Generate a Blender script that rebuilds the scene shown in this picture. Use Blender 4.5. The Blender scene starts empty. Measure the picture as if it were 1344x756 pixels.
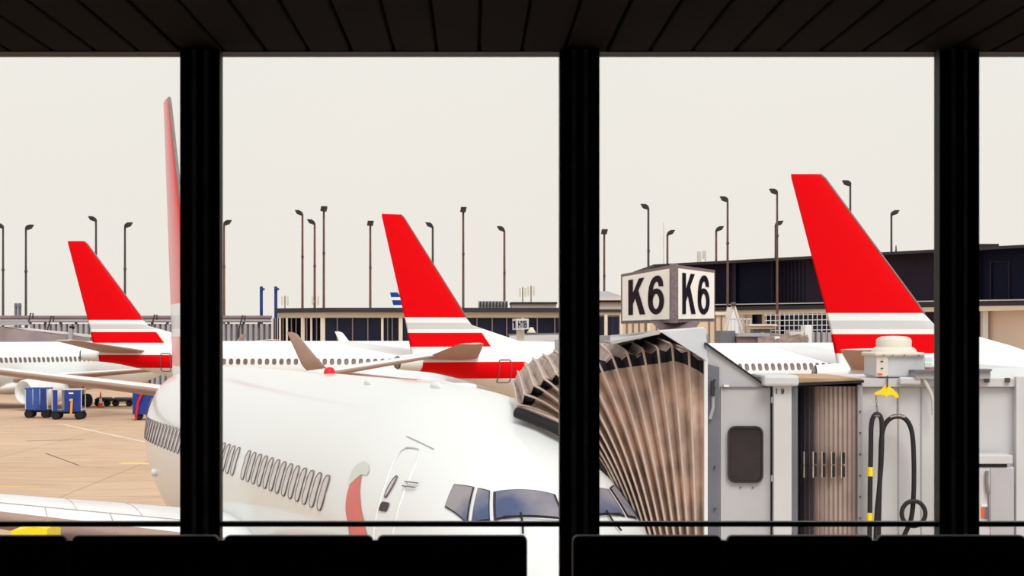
import bpy, bmesh, math, random
from mathutils import Vector, Matrix
random.seed(7)
D = bpy.data
SC = bpy.context.scene
COL = SC.collection

# ------------------------------------------------------------------ camera, sky, sun, exposure
F = 2690.0            # focal length in pixels of the 1344 px frame
VX, VY = 620.0, 432.0 # vanishing point of the view axis
EYE = 6.2             # eye height above the apron
cam_d = D.cameras.new('camera')
cam = D.objects.new('camera', cam_d)
COL.objects.link(cam)
cam.location = (0, 0, EYE)
cam.rotation_euler = (math.pi / 2, 0, 0)
cam_d.sensor_width = 36
cam_d.lens = 36 * F / 1344
cam_d.shift_x = (672 - VX) / 1344
cam_d.shift_y = (VY - 378) / 1344
cam_d.clip_start = 0.1
cam_d.clip_end = 3000
cam_d.dof.use_dof = True
cam_d.dof.focus_distance = 60
cam_d.dof.aperture_fstop = 9
SC.camera = cam

w = D.worlds.new('overcast_sky')
SC.world = w
w.use_nodes = True
nt = w.node_tree
nt.nodes.clear()
N = nt.nodes.new
out = N('ShaderNodeOutputWorld'); bg = N('ShaderNodeBackground')
tc = N('ShaderNodeTexCoord'); sp = N('ShaderNodeSeparateXYZ')
rp = N('ShaderNodeValToRGB'); no = N('ShaderNodeTexNoise'); mp = N('ShaderNodeMapping')
mx = N('ShaderNodeMix'); mx.data_type = 'RGBA'
nt.links.new(tc.outputs['Generated'], sp.inputs[0])
nt.links.new(sp.outputs['Z'], rp.inputs[0])
rp.color_ramp.elements[0].position = 0.0
rp.color_ramp.elements[0].color = (0.868, 0.815, 0.735, 1)
rp.color_ramp.elements[1].position = 0.16
rp.color_ramp.elements[1].color = (0.900, 0.885, 0.840, 1)
mp.inputs['Scale'].default_value = (2.0, 2.0, 9.0)
nt.links.new(tc.outputs['Generated'], mp.inputs[0])
nt.links.new(mp.outputs[0], no.inputs['Vector'])
no.inputs['Scale'].default_value = 1.6
no.inputs['Detail'].default_value = 4
nt.links.new(no.outputs[0], mx.inputs[0])
nt.links.new(rp.outputs[0], mx.inputs[6])
mx.inputs[7].default_value = (0.90, 0.865, 0.81, 1)
nt.links.new(mx.outputs[2], bg.inputs['Color'])
bg.inputs['Strength'].default_value = 1.03
nt.links.new(bg.outputs[0], out.inputs[0])

sun_d = D.lights.new('sun', 'SUN')
sun = D.objects.new('sun', sun_d)
COL.objects.link(sun)
sun_d.energy = 2.1
sun_d.angle = math.radians(28)
sun_d.color = (1.0, 0.975, 0.94)
sun.rotation_euler = Vector((0.20, -0.60, 0.78)).to_track_quat('Z', 'Y').to_euler()
sun.location = (-30, -40, 60)

SC.view_settings.view_transform = 'Standard'
SC.view_settings.look = 'None'
SC.view_settings.exposure = 0.0
SC.view_settings.gamma = 1.0
SC.view_settings.use_curve_mapping = False

# ------------------------------------------------------------------ helpers
def P(px, py, Y):
    return Vector(((px - VX) / F * Y, Y, EYE - (py - VY) / F * Y))

def lin(c):
    return tuple((v / 255 / 12.92 if v / 255 <= 0.04045 else ((v / 255 + 0.055) / 1.055) ** 2.4) for v in c) + (1,)

MATS = {}
def mat(name, rgb, rough=0.6, metal=0.0, vary=0.0, scale=2.0, rgb2=None, coat=0.0, bump=0.0, spec=0.5, ior=1.45):
    """procedural principled material: base colour broken up by noise"""
    if name in MATS: return MATS[name]
    m = D.materials.new(name); m.use_nodes = True
    t = m.node_tree; b = t.nodes['Principled BSDF']
    c1 = lin(rgb)
    c2 = lin(rgb2) if rgb2 else tuple(max(0, v * (1 - vary)) for v in c1[:3]) + (1,)
    n = t.nodes.new('ShaderNodeTexNoise'); n.inputs['Scale'].default_value = scale; n.inputs['Detail'].default_value = 5
    co = t.nodes.new('ShaderNodeTexCoord')
    t.links.new(co.outputs['Object'], n.inputs['Vector'])
    r = t.nodes.new('ShaderNodeValToRGB')
    r.color_ramp.elements[0].position = 0.38; r.color_ramp.elements[1].position = 0.65
    r.color_ramp.elements[0].color = c1; r.color_ramp.elements[1].color = c2
    t.links.new(n.outputs[0], r.inputs[0]); t.links.new(r.outputs[0], b.inputs['Base Color'])
    b.inputs['Roughness'].default_value = rough
    b.inputs['Metallic'].default_value = metal
    b.inputs['Coat Weight'].default_value = coat
    b.inputs['Coat Roughness'].default_value = 0.08
    b.inputs['Specular IOR Level'].default_value = spec
    b.inputs['IOR'].default_value = ior
    if bump:
        bp = t.nodes.new('ShaderNodeBump'); bp.inputs['Strength'].default_value = bump
        t.links.new(n.outputs[0], bp.inputs['Height']); t.links.new(bp.outputs[0], b.inputs['Normal'])
    MATS[name] = m
    return m

ORG = {}
def tag(o, label=None, cat=None, group=None, kind=None):
    if label: o['label'] = label
    if cat: o['category'] = cat
    if group: o['group'] = group
    if kind: o['kind'] = kind
    return o

def empty(name, loc, label=None, cat=None, group=None, kind=None, rz=0):
    o = D.objects.new(name, None); COL.objects.link(o)
    o.location = loc; o.rotation_euler = (0, 0, rz); o.empty_display_size = 0.3
    ORG[o.name] = Vector(loc)
    return tag(o, label, cat, group, kind)

class MB:
    def __init__(s): s.v = []; s.f = []; s.m = []; s.sm = []
    def add(s, vs, fs, mi=0, smooth=False):
        k = len(s.v); s.v += [Vector(a) for a in vs]
        for f in fs:
            s.f.append([k + i for i in f]); s.m.append(mi); s.sm.append(smooth)
        return s
    def box(s, a, b, mi=0):
        x0, y0, z0 = [min(a[i], b[i]) for i in range(3)]; x1, y1, z1 = [max(a[i], b[i]) for i in range(3)]
        vs = [(x0,y0,z0),(x1,y0,z0),(x1,y1,z0),(x0,y1,z0),(x0,y0,z1),(x1,y0,z1),(x1,y1,z1),(x0,y1,z1)]
        return s.add(vs, [(0,3,2,1),(4,5,6,7),(0,1,5,4),(1,2,6,5),(2,3,7,6),(3,0,4,7)], mi)
    def bbox(s, a, b, r=0.03, mi=0, seg=2):
        """bevelled box"""
        bm = bmesh.new(); bmesh.ops.create_cube(bm, size=1)
        a = Vector(a); b = Vector(b); c = (a + b) / 2; d = b - a
        for v in bm.verts: v.co = Vector((v.co.x * abs(d.x), v.co.y * abs(d.y), v.co.z * abs(d.z))) + c
        bmesh.ops.bevel(bm, geom=bm.edges[:], offset=r, segments=seg, profile=0.5, affect='EDGES')
        bm.verts.index_update()
        s.add([v.co.copy() for v in bm.verts], [[v.index for v in f.verts] for f in bm.faces], mi)
        bm.free(); return s
    def prism(s, poly, d, mi=0):
        """polygon (list of points) extruded by vector d"""
        n = len(poly); d = Vector(d); poly = [Vector(p) for p in poly]
        vs = poly + [p + d for p in poly]
        fs = [list(range(n)), list(range(2 * n - 1, n - 1, -1))] + [(i, n + i, n + (i + 1) % n, (i + 1) % n) for i in range(n)]
        return s.add(vs, fs, mi)
    def bar(s, a, b, w, h=None, mi=0):
        """square bar between two points"""
        h = h or w; a = Vector(a); b = Vector(b); d = (b - a).normalized()
        up = Vector((0, 0, 1)) if abs(d.z) < 0.95 else Vector((0, 1, 0))
        x = d.cross(up).normalized() * w / 2; y = x.cross(d).normalized() * h / 2
        vs = [a - x - y, a + x - y, a + x + y, a - x + y, b - x - y, b + x - y, b + x + y, b - x + y]
        return s.add(vs, [(0,3,2,1),(4,5,6,7),(0,1,5,4),(1,2,6,5),(2,3,7,6),(3,0,4,7)], mi)
    def tube(s, pts, r, seg=8, mi=0, cap=True, smooth=True):
        pts = [Vector(p) for p in pts]; n = len(pts)
        rs = r if isinstance(r, (list, tuple)) else [r] * n
        k = []; prev = None
        for i, p in enumerate(pts):
            d = (pts[min(i + 1, n - 1)] - pts[max(i - 1, 0)]).normalized()
            if prev is None:
                x = d.cross(Vector((0, 0, 1)) if abs(d.z) < 0.9 else Vector((0, 1, 0))).normalized()
            else:
                x = (prev - d * prev.dot(d)).normalized()
            prev = x; y = d.cross(x)
            k += [p + (x * math.cos(2 * math.pi * j / seg) + y * math.sin(2 * math.pi * j / seg)) * rs[i] for j in range(seg)]
        fs = [(i * seg + j, i * seg + (j + 1) % seg, (i + 1) * seg + (j + 1) % seg, (i + 1) * seg + j) for i in range(n - 1) for j in range(seg)]
        s.add(k, fs, mi, smooth)
        if cap: s.add(k[:seg], [list(range(seg - 1, -1, -1))], mi); s.add(k[-seg:], [list(range(seg))], mi)
        return s
    def grid(s, rows, mi=0, smooth=True, close=False, flip=False):
        n = len(rows[0]); vs = [p for r in rows for p in r]; fs = []
        for i in range(len(rows) - 1):
            for j in range(n if close else n - 1):
                q = (i * n + j, i * n + (j + 1) % n, (i + 1) * n + (j + 1) % n, (i + 1) * n + j)
                fs.append(q[::-1] if flip else q)
        return s.add(vs, fs, mi, smooth)
    def sheet(s, rows, th, mi=0, smooth=True):
        """grid with thickness along the vector th"""
        th = Vector(th); s.grid(rows, mi, smooth)
        back = [[Vector(p) + th for p in r] for r in rows]; s.grid(back, mi, smooth, flip=True)
        edge = [[Vector(p) for p in rows[0]], back[0]]; s.grid(edge, mi, False, flip=True)
        edge = [[Vector(p) for p in rows[-1]], back[-1]]; s.grid(edge, mi, False)
        s.grid([[Vector(r[0]) for r in rows], [b[0] for b in back]], mi, False)
        s.grid([[Vector(r[-1]) for r in rows], [b[-1] for b in back]], mi, False, flip=True)
        return s
    def build(s, name, mats, parent=None, raw=False, origin=None):
        if not isinstance(mats, (list, tuple)): mats = [mats]
        if raw: o0 = Vector((0, 0, 0))
        elif parent is not None: o0 = ORG[parent.name]
        elif origin is not None: o0 = Vector(origin)
        else:
            xs = [v.x for v in s.v]; ys = [v.y for v in s.v]; zs = [v.z for v in s.v]
            o0 = Vector(((min(xs) + max(xs)) / 2, (min(ys) + max(ys)) / 2, min(zs)))
        me = D.meshes.new(name); me.from_pydata([v - o0 for v in s.v], [], s.f)
        for m in mats: me.materials.append(m)
        for p, mi, sm in zip(me.polygons, s.m, s.sm): p.material_index = mi; p.use_smooth = sm
        me.validate(); me.update()
        o = D.objects.new(name, me); COL.objects.link(o)
        if parent is not None: o.parent = parent
        else: o.location = o0
        ORG[o.name] = o0
        return o

def smooth(pts, n=6):
    r_ = []
    for i in range(len(pts) - 1):
        p0 = pts[max(i-1, 0)]; p1 = pts[i]; p2 = pts[i+1]; p3 = pts[min(i+2, len(pts)-1)]
        for j in range(n):
            u = j / n
            r_.append(tuple(.5 * ((2*p1[c_]) + (-p0[c_] + p2[c_]) * u + (2*p0[c_] - 5*p1[c_] + 4*p2[c_] - p3[c_]) * u*u + (-p0[c_] + 3*p1[c_] - 3*p2[c_] + p3[c_]) * u**3) for c_ in range(len(p1))))
    r_.append(pts[-1]); return r_

def copy_tree(o, parent=None):
    c = o.copy(); COL.objects.link(c)
    if parent is not None: c.parent = parent
    for ch in list(KIDS.get(o.name, [])): copy_tree(ch, c)
    return c
KIDS = {}
def index_kids(root):
    KIDS.clear()
    for ob in D.objects:
        if ob.parent: KIDS.setdefault(ob.parent.name, []).append(ob)

# ------------------------------------------------------------------ materials
M_black = mat('black_anodised', (9, 9, 15), 0.6, vary=0.3, scale=6, spec=0.25)
M_groove = mat('aluminium_gasket', (226, 222, 230), 0.6, vary=0.2, scale=6)
M_alu = mat('brushed_rail', (120, 118, 124), 0.5, 0.0, vary=0.15, scale=20)
M_plank = mat('dark_ceiling_plank', (28, 22, 27), 0.9, vary=0.25, scale=1.5, spec=0.08)
M_gap = mat('ceiling_gap', (6, 6, 8), 0.95, vary=0.2, spec=0.05)
M_wall = mat('interior_wall', (205, 200, 196), 0.8, vary=0.2)
M_carpet = mat('grey_carpet', (104, 100, 104), 0.95, vary=0.4, scale=40)
M_seat = mat('black_vinyl', (10, 10, 16), 0.45, vary=0.3, scale=8)
M_steel = mat('dull_steel', (92, 84, 80), 0.4, 0.7, vary=0.2, scale=10)
M_white = mat('white_paint', (232, 235, 237), 0.35, vary=0.03, scale=0.7, coat=0.3)
M_grey = mat('grey_bridge_paint', (186, 186, 192), 0.5, vary=0.10, scale=1.2)
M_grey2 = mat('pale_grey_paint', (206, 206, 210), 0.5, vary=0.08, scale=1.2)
M_dgrey = mat('slate_grey_paint', (110, 112, 124), 0.55, vary=0.12, scale=2)  # plain slate grey for trims, walls, posts and footings
M_dark = mat('near_black_rubber', (26, 24, 30), 0.7, vary=0.3, scale=6)
M_tan = mat('tan_canvas', (224, 196, 181), 0.85, vary=0.40, scale=3.2, bump=0.2)
M_tan2 = mat('faded_canvas_top', (196, 178, 170), 0.85, vary=0.3, scale=4, bump=0.1)
M_gusset = mat('black_gusset_canvas', (40, 37, 46), 0.8, vary=0.4, scale=7, bump=0.2)
M_hoop = mat('beige_hoop_steel', (205, 184, 172), 0.5, vary=0.15, scale=6)
M_beige = mat('beige_cap', (222, 214, 204), 0.55, vary=0.1, scale=3)
M_cream = mat('cream_fascia', (226, 216, 198), 0.7, vary=0.08, scale=0.4)
M_tanwall = mat('tan_cladding', (222, 198, 168), 0.8, vary=0.1, scale=0.4)
M_pinkwall = mat('pale_pink_wall', (226, 208, 194), 0.8, vary=0.06, scale=0.3)
M_navy = mat('navy_cladding', (22, 24, 46), 0.7, vary=0.2, scale=0.3, spec=0.1)
M_rib = mat('brown_grey_ribbed_cladding', (56, 46, 60), 0.7, vary=0.2, scale=0.3, spec=0.1)
M_roofdark = mat('dark_roof_edge', (52, 48, 54), 0.7, vary=0.2, scale=0.5)
M_glassdk = mat('dark_tinted_glass', (28, 34, 58), 0.25, vary=0.35, scale=0.25, spec=0.25)
M_mull = mat('mauve_mullion', (126, 108, 116), 0.6, vary=0.15)
M_corr = mat('grey_corrugated_sheet', (170, 168, 174), 0.6, vary=0.12, scale=0.4)
M_pole = mat('rusty_brown_pole', (112, 84, 76), 0.7, vary=0.3, scale=0.6)
M_poleg = mat('dark_grey_pole', (74, 72, 74), 0.6, vary=0.2, scale=0.6)
M_lamp = mat('lamp_housing_black', (40, 42, 42), 0.6, vary=0.2)
M_blue = mat('cart_blue', (24, 60, 150), 0.5, vary=0.25, scale=1.5)
M_blue2 = mat('blue_curtain', (52, 92, 176), 0.6, vary=0.3, scale=2)
M_yellow = mat('safety_yellow', (250, 222, 20), 0.5, vary=0.08)
M_orange = mat('safety_orange', (240, 92, 40), 0.5, vary=0.1)
M_red = mat('bright_red', (226, 16, 24), 0.4, vary=0.05)
M_tire = mat('tyre_rubber', (30, 28, 30), 0.8, vary=0.3)
M_hose = mat('black_hose', (34, 30, 36), 0.55, vary=0.3, scale=9)
M_chain = mat('galvanised_chain', (150, 140, 138), 0.4, 0.5, vary=0.2, scale=20)
M_signf = mat('sign_frame_speckled', (128, 112, 116), 0.6, vary=0.35, scale=30)
M_signp = mat('sign_face', (250, 245, 240), 0.4, vary=0.04, scale=2)
M_letter = mat('dark_plum_lettering', (40, 24, 38), 0.7, vary=0.1, scale=6, spec=0.1)
M_letter2 = mat('navy_lettering', (20, 18, 34), 0.7, vary=0.1, scale=6, spec=0.1)
M_cabwin = mat('cab_window_brown', (46, 36, 38), 0.1, vary=0.5, rgb2=(24, 22, 28), scale=3)
M_frame = mat('window_rubber_brown', (56, 42, 46), 0.5, vary=0.2)
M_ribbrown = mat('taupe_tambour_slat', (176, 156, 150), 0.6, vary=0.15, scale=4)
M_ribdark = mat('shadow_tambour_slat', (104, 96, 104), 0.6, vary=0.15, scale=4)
M_rust = mat('rusty_membrane_roof', (196, 160, 130), 0.85, vary=0.3, scale=3)
M_taupe = mat('winglet_shade_taupe', (172, 150, 140), 0.5, vary=0.08)  # outer winglet faces: their shade is put into the colour
M_metal = mat('bare_metal', (150, 146, 146), 0.35, 0.8, vary=0.15, scale=5)
M_cock = mat('cockpit_glass', (70, 84, 120), 0.08, vary=0.5, rgb2=(150, 144, 150), scale=1.1)
M_shade = mat('window_shade', (214, 210, 208), 0.4, vary=0.12, scale=3)
M_wdark = mat('cabin_window_dark', (88, 78, 84), 0.25, vary=0.5, rgb2=(150, 128, 124), scale=1.1)
M_wring = mat('window_seal', (120, 106, 108), 0.5, vary=0.1)
M_seam = mat('door_seam', (178, 172, 170), 0.5, vary=0.1)
M_seamdk = mat('door_edge_dark', (92, 84, 92), 0.5, vary=0.1)
M_rubble = mat('brown_gravel_roof', (150, 128, 120), 0.95, vary=0.5, rgb2=(108, 92, 90), scale=1.2, bump=0.6)

def glass_pane_mat():
    m = D.materials.new('clear_window_glass'); m.use_nodes = True; t = m.node_tree; t.nodes.clear()
    o = t.nodes.new('ShaderNodeOutputMaterial'); mi = t.nodes.new('ShaderNodeMixShader')
    tr = t.nodes.new('ShaderNodeBsdfTransparent'); gl = t.nodes.new('ShaderNodeBsdfGlossy'); fr = t.nodes.new('ShaderNodeFresnel')
    no = t.nodes.new('ShaderNodeTexNoise'); no.inputs['Scale'].default_value = 1.3
    rp = t.nodes.new('ShaderNodeValToRGB'); rp.color_ramp.elements[0].color = (0.97, 0.975, 0.97, 1); rp.color_ramp.elements[1].color = (0.99, 0.99, 0.985, 1)
    t.links.new(no.outputs[0], rp.inputs[0]); t.links.new(rp.outputs[0], tr.inputs[0])
    gl.inputs['Roughness'].default_value = 0.02; fr.inputs['IOR'].default_value = 1.3
    t.links.new(fr.outputs[0], mi.inputs[0]); t.links.new(tr.outputs[0], mi.inputs[1]); t.links.new(gl.outputs[0], mi.inputs[2])
    t.links.new(mi.outputs[0], o.inputs[0])
    return m
M_pane = glass_pane_mat()

def apron_mat():
    m = D.materials.new('apron_concrete'); m.use_nodes = True; t = m.node_tree; b = t.nodes['Principled BSDF']
    co = t.nodes.new('ShaderNodeTexCoord')
    n1 = t.nodes.new('ShaderNodeTexNoise'); n1.inputs['Scale'].default_value = 0.05; n1.inputs['Detail'].default_value = 6
    n2 = t.nodes.new('ShaderNodeTexNoise'); n2.inputs['Scale'].default_value = 1.1; n2.inputs['Detail'].default_value = 6
    mpp = t.nodes.new('ShaderNodeMapping'); mpp.inputs['Scale'].default_value = (0.35, 1.0, 1)
    r1 = t.nodes.new('ShaderNodeValToRGB')
    r1.color_ramp.elements[0].position = 0.3; r1.color_ramp.elements[0].color = lin((196, 164, 136))
    r1.color_ramp.elements[1].position = 0.7; r1.color_ramp.elements[1].color = lin((214, 184, 156))
    r2 = t.nodes.new('ShaderNodeValToRGB')
    r2.color_ramp.elements[0].position = 0.25; r2.color_ramp.elements[0].color = (0.80, 0.78, 0.78, 1)
    r2.color_ramp.elements[1].position = 0.6; r2.color_ramp.elements[1].color = (1, 1, 1, 1)
    br = t.nodes.new('ShaderNodeTexBrick'); br.offset = 0.0
    br.inputs['Scale'].default_value = 1.0; br.inputs['Brick Width'].default_value = 7.6; br.inputs['Row Height'].default_value = 7.6
    br.inputs['Mortar Size'].default_value = 0.05; br.inputs['Color1'].default_value = (1, 1, 1, 1); br.inputs['Color2'].default_value = (0.95, 0.95, 0.95, 1)
    br.inputs['Mortar'].default_value = (0.72, 0.70, 0.70, 1)
    m1 = t.nodes.new('ShaderNodeMix'); m1.data_type = 'RGBA'; m1.blend_type = 'MULTIPLY'; m1.inputs[0].default_value = 1
    m2 = t.nodes.new('ShaderNodeMix'); m2.data_type = 'RGBA'; m2.blend_type = 'MULTIPLY'; m2.inputs[0].default_value = 1
    t.links.new(co.outputs['Object'], n1.inputs['Vector']); t.links.new(co.outputs['Object'], mpp.inputs[0])
    t.links.new(mpp.outputs[0], n2.inputs['Vector']); t.links.new(co.outputs['Object'], br.inputs['Vector'])
    t.links.new(n1.outputs[0], r1.inputs[0]); t.links.new(n2.outputs[0], r2.inputs[0])
    t.links.new(r1.outputs[0], m1.inputs[6]); t.links.new(r2.outputs[0], m1.inputs[7])
    t.links.new(m1.outputs[2], m2.inputs[6]); t.links.new(br.outputs[0], m2.inputs[7])
    t.links.new(m2.outputs[2], b.inputs['Base Color']); b.inputs['Roughness'].default_value = 0.85
    return m

def livery_mat(name, cut, stripes=((32, 36),), top=(222, 0, 12), blue=False):
    """white aircraft paint with red bands, laid out in the aircraft's own coordinates"""
    m = D.materials.new(name); m.use_nodes = True; t = m.node_tree; b = t.nodes['Principled BSDF']
    co = t.nodes.new('ShaderNodeTexCoord'); sx = t.nodes.new('ShaderNodeSeparateXYZ'); t.links.new(co.outputs['Object'], sx.inputs[0])
    def mth(op, a, c):
        n = t.nodes.new('ShaderNodeMath'); n.operation = op
        for i, v in enumerate((a, c)):
            if isinstance(v, (int, float)): n.inputs[i].default_value = v
            else: t.links.new(v, n.inputs[i])
        return n.outputs[0]
    z = sx.outputs['Z']; tt = mth('ADD', mth('MULTIPLY', sx.outputs['X'], -1), cut)   # station along the full-length body
    def band(z0, z1): return mth('MULTIPLY', mth('GREATER_THAN', z, z0), mth('LESS_THAN', z, z1))
    if blue:
        red = band(6, 7)
        for k in range(4): red = mth('MAXIMUM', red, band(7.6 + k * 1.35, 8.45 + k * 1.35))
        grey = band(0, 0.01)
    else:
        tail = mth('GREATER_THAN', tt, 30.0)
        red = mth('MULTIPLY', mth('GREATER_THAN', z, 6.85), tail)
        b2 = mth('MULTIPLY', band(5.22, 6.0), mth('GREATER_THAN', tt, mth('ADD', 33.35, mth('MULTIPLY', mth('SUBTRACT', z, 5.2), 0.75))))
        b3 = mth('MULTIPLY', band(3.45, 4.38), mth('GREATER_THAN', tt, mth('ADD', 31.0, mth('MULTIPLY', mth('SUBTRACT', z, 3.45), 0.95))))
        b3 = mth('MULTIPLY', b3, mth('LESS_THAN', tt, 38.0))
        red = mth('MAXIMUM', red, mth('MAXIMUM', b2, b3))
        grey = mth('MULTIPLY', band(6.2, 6.55), tail)
    mA = t.nodes.new('ShaderNodeMix'); mA.data_type = 'RGBA'; mB = t.nodes.new('ShaderNodeMix'); mB.data_type = 'RGBA'
    n = t.nodes.new('ShaderNodeTexNoise'); n.inputs['Scale'].default_value = 0.5; n.inputs['Detail'].default_value = 4
    t.links.new(co.outputs['Object'], n.inputs['Vector'])
    r = t.nodes.new('ShaderNodeValToRGB'); r.color_ramp.elements[0].color = lin((232, 236, 238)); r.color_ramp.elements[1].color = lin((227, 231, 233))
    t.links.new(n.outputs[0], r.inputs[0]); t.links.new(r.outputs[0], mA.inputs[6]); t.links.new(grey, mA.inputs[0]); mA.inputs[7].default_value = lin((200, 203, 206))
    t.links.new(mA.outputs[2], mB.inputs[6]); t.links.new(red, mB.inputs[0]); mB.inputs[7].default_value = lin(top)
    t.links.new(mB.outputs[2], b.inputs['Base Color'])
    b.inputs['Roughness'].default_value = 0.4; b.inputs['Specular IOR Level'].default_value = 0.08; b.inputs['Coat Weight'].default_value = 0.62 if cut else 0.0; b.inputs['Coat Roughness'].default_value = 0.1
    return m

# ------------------------------------------------------------------ terminal interior: the setting
YW = 10.0
CEIL = EYE + 365 / F * YW
FLOOR = 4.68
def sx(px): return (px - VX) / F * YW
def sz(py): return EYE - (py - VY) / F * YW

f_ = MB().box((-7, -3.2, FLOOR - 0.25), (7, YW + 0.2, FLOOR)).build('floor', M_carpet); tag(f_, kind='structure')
c_ = MB().box((-7, -3.2, CEIL + 0.03), (7, YW + 0.2, CEIL + 0.3)).build('ceiling', M_gap); tag(c_, kind='structure')
pl = None
px0 = sx(349); pitch = 56 / F * YW
k = -26
while px0 + k * pitch < 6.6:
    x = px0 + k * pitch
    if x > -6.6:
        if pl is None:
            pl = MB().bbox((x + 0.008, 5.5, CEIL), (x + pitch - 0.008, YW + 0.05, CEIL + 0.035), 0.005, seg=1).build('plank', M_plank, c_)
            xfirst = x
        else:
            q = pl.copy(); COL.objects.link(q); q.parent = c_; q.location.x = x - xfirst
    k += 1
o = MB().box((-7.2, -3.4, FLOOR - 0.2), (-7, YW + 0.2, CEIL + 0.3)).build('wall_left', M_wall); tag(o, kind='structure')
o = MB().box((7, -3.4, FLOOR - 0.2), (7.2, YW + 0.2, CEIL + 0.3)).build('wall_right', M_wall); tag(o, kind='structure')
o = MB().box((-7, -3.4, FLOOR - 0.2), (7, -3.2, CEIL + 0.3)).build('wall_back', M_wall); tag(o, kind='structure')
wf = MB().box((-7, YW, sz(68)), (7, YW + 0.2, CEIL + 0.3)).box((-7, YW, FLOOR - 0.2), (7, YW + 0.2, FLOOR + 0.16)).build('wall_front', M_black); tag(wf, kind='structure')
mull_px = [264.5 + 495.5 * i for i in range(-3, 6)]
tn = 1; wn = 1
for i, mxp in enumerate(mull_px):
    x = sx(mxp)
    if abs(x) > 7: continue
    hw = 26 / F * YW
    mb = MB()
    zb, zt = FLOOR + 0.16, sz(60)
    mb.box((x - hw, YW - 0.06, zb), (x - hw * 0.42, YW + 0.06, zt))
    mb.box((x + hw * 0.42, YW - 0.06, zb), (x + hw, YW + 0.06, zt))
    mb.box((x - hw * 0.17, YW - 0.075, zb), (x + hw * 0.17, YW + 0.02, zt))
    mb.box((x - hw * 0.42, YW - 0.056, zb), (x + hw * 0.42, YW + 0.05, zt), 1)
    o = mb.build('trim_%d' % tn, [M_black, M_groove]); tag(o, kind='structure'); tn += 1
for i in range(len(mull_px) - 1):
    xa, xb = sx(mull_px[i] + 26), sx(mull_px[i + 1] - 26)
    if xb < -7 or xa > 7: continue
    xa = max(xa, -7); xb = min(xb, 7)
    o = MB().box((xa, YW + 0.02, FLOOR + 0.16), (xb, YW + 0.03, sz(66))).build('window_%d' % wn, M_pane); tag(o, kind='structure'); wn += 1
    r = MB().box((xa, YW - 0.035, sz(690.5)), (xb, YW + 0.018, sz(685)), 0).box((xa, YW - 0.035, sz(685)), (xb, YW + 0.018, sz(684)), 1)
    r.build('transom_rail', [M_black, M_alu], o)

# ---- waiting-room seats, backs towards the camera
YS = 7.7
def ux(px): return (px - VX) / F * YS
def uz(py): return EYE - (py - VY) / F * YS
def bench(pxs, top, label):
    x0, x1 = ux(pxs[0][0]), ux(pxs[-1][1])
    xc = (x0 + x1) / 2
    r = empty('bench_seating', (xc, YS + 0.25, FLOOR), label, 'seating', 'black beam seating by the windows')
    zt = uz(top)
    for a, b in pxs:
        xa, xb = ux(a), ux(b)
        rows = []
        # back slab: rounded top corners, slightly curved
        bk = MB().bbox((xa, YS - 0.03, zt - 0.46), (xb, YS + 0.03, zt), 0.022, seg=3).build('seat_back', M_seat, r)
        st = MB().bbox((xa + 0.01, YS + 0.04, zt - 0.50), (xb - 0.01, YS + 0.50, zt - 0.42), 0.03, seg=2).build('seat_cushion', M_seat, r)
    for a, b in zip(pxs[:-1], pxs[1:]):
        x = ux((a[1] + b[0]) / 2)
        MB().tube([(x, YS + 0.01, zt - 0.5), (x, YS + 0.01, zt - 0.02)], 0.009, 8).build('back_joint', M_steel, r)
    MB().box((x0 + 0.05, YS + 0.18, zt - 0.56), (x1 - 0.05, YS + 0.26, zt - 0.50)).build('beam', M_steel, r)
    for x in (x0 + 0.35, x1 - 0.35):
        MB().box((x - 0.025, YS + 0.19, FLOOR + 0.03), (x + 0.025, YS + 0.25, zt - 0.56)).box((x - 0.03, YS, FLOOR), (x + 0.03, YS + 0.45, FLOOR + 0.03)).build('leg', M_steel, r)
    return r
bench([(-305, -108), (-102, 89), (95, 288), (294, 490), (495, 692)], 702, 'long row of black seats from behind, left of the gap at the middle post')
bench([(751, 947), (953, 1145), (1150, 1346), (1352, 1548)], 702, 'row of black seats from behind, right of the gap at the middle post')

# ------------------------------------------------------------------ apron
g = MB().add([(-600, 10.4, 0), (600, 10.4, 0), (600, 900, 0), (-600, 900, 0), (-600, 10.4, -0.5), (600, 10.4, -0.5), (600, 900, -0.5), (-600, 900, -0.5)],
             [(0,1,2,3),(7,6,5,4),(0,4,5,1),(1,5,6,2),(2,6,7,3),(3,7,4,0)]).build('ground', apron_mat(), origin=(0, 0, 0)); tag(g, kind='structure')
def G(px, py):
    Y = EYE * F / (py - VY); return Vector(((px - VX) / F * Y, Y, 0.0))
def marking(a, b, wd, m, name):
    d = (b - a).normalized(); n = Vector((-d.y, d.x, 0)) * wd / 2
    MB().prism([a - n, b - n, b + n, a + n], (0, 0, 0.006)).build(name, m, g)
M_wline = mat('white_road_paint', (232, 220, 204), 0.8, vary=0.2, scale=0.8)
M_yline = mat('yellow_road_paint', (240, 206, 96), 0.8, vary=0.15, scale=0.8)
M_crack = mat('dark_drain', (96, 78, 72), 0.9, vary=0.3, scale=0.5)
marking(G(78, 556), G(190, 580), 0.22, M_wline, 'white_line')
marking(G(-40, 562), G(110, 556), 0.10, M_wline, 'white_line')
marking(G(158, 608), G(215, 608.6), 0.8, M_yline, 'yellow_line')
marking(G(-20, 639), G(50, 638.5), 0.12, M_yline, 'yellow_line')
marking(G(34, 579), G(110, 577), 0.28, M_crack, 'drain_slot')
marking(G(60, 595), G(104, 611), 0.08, M_crack, 'crack')

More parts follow.
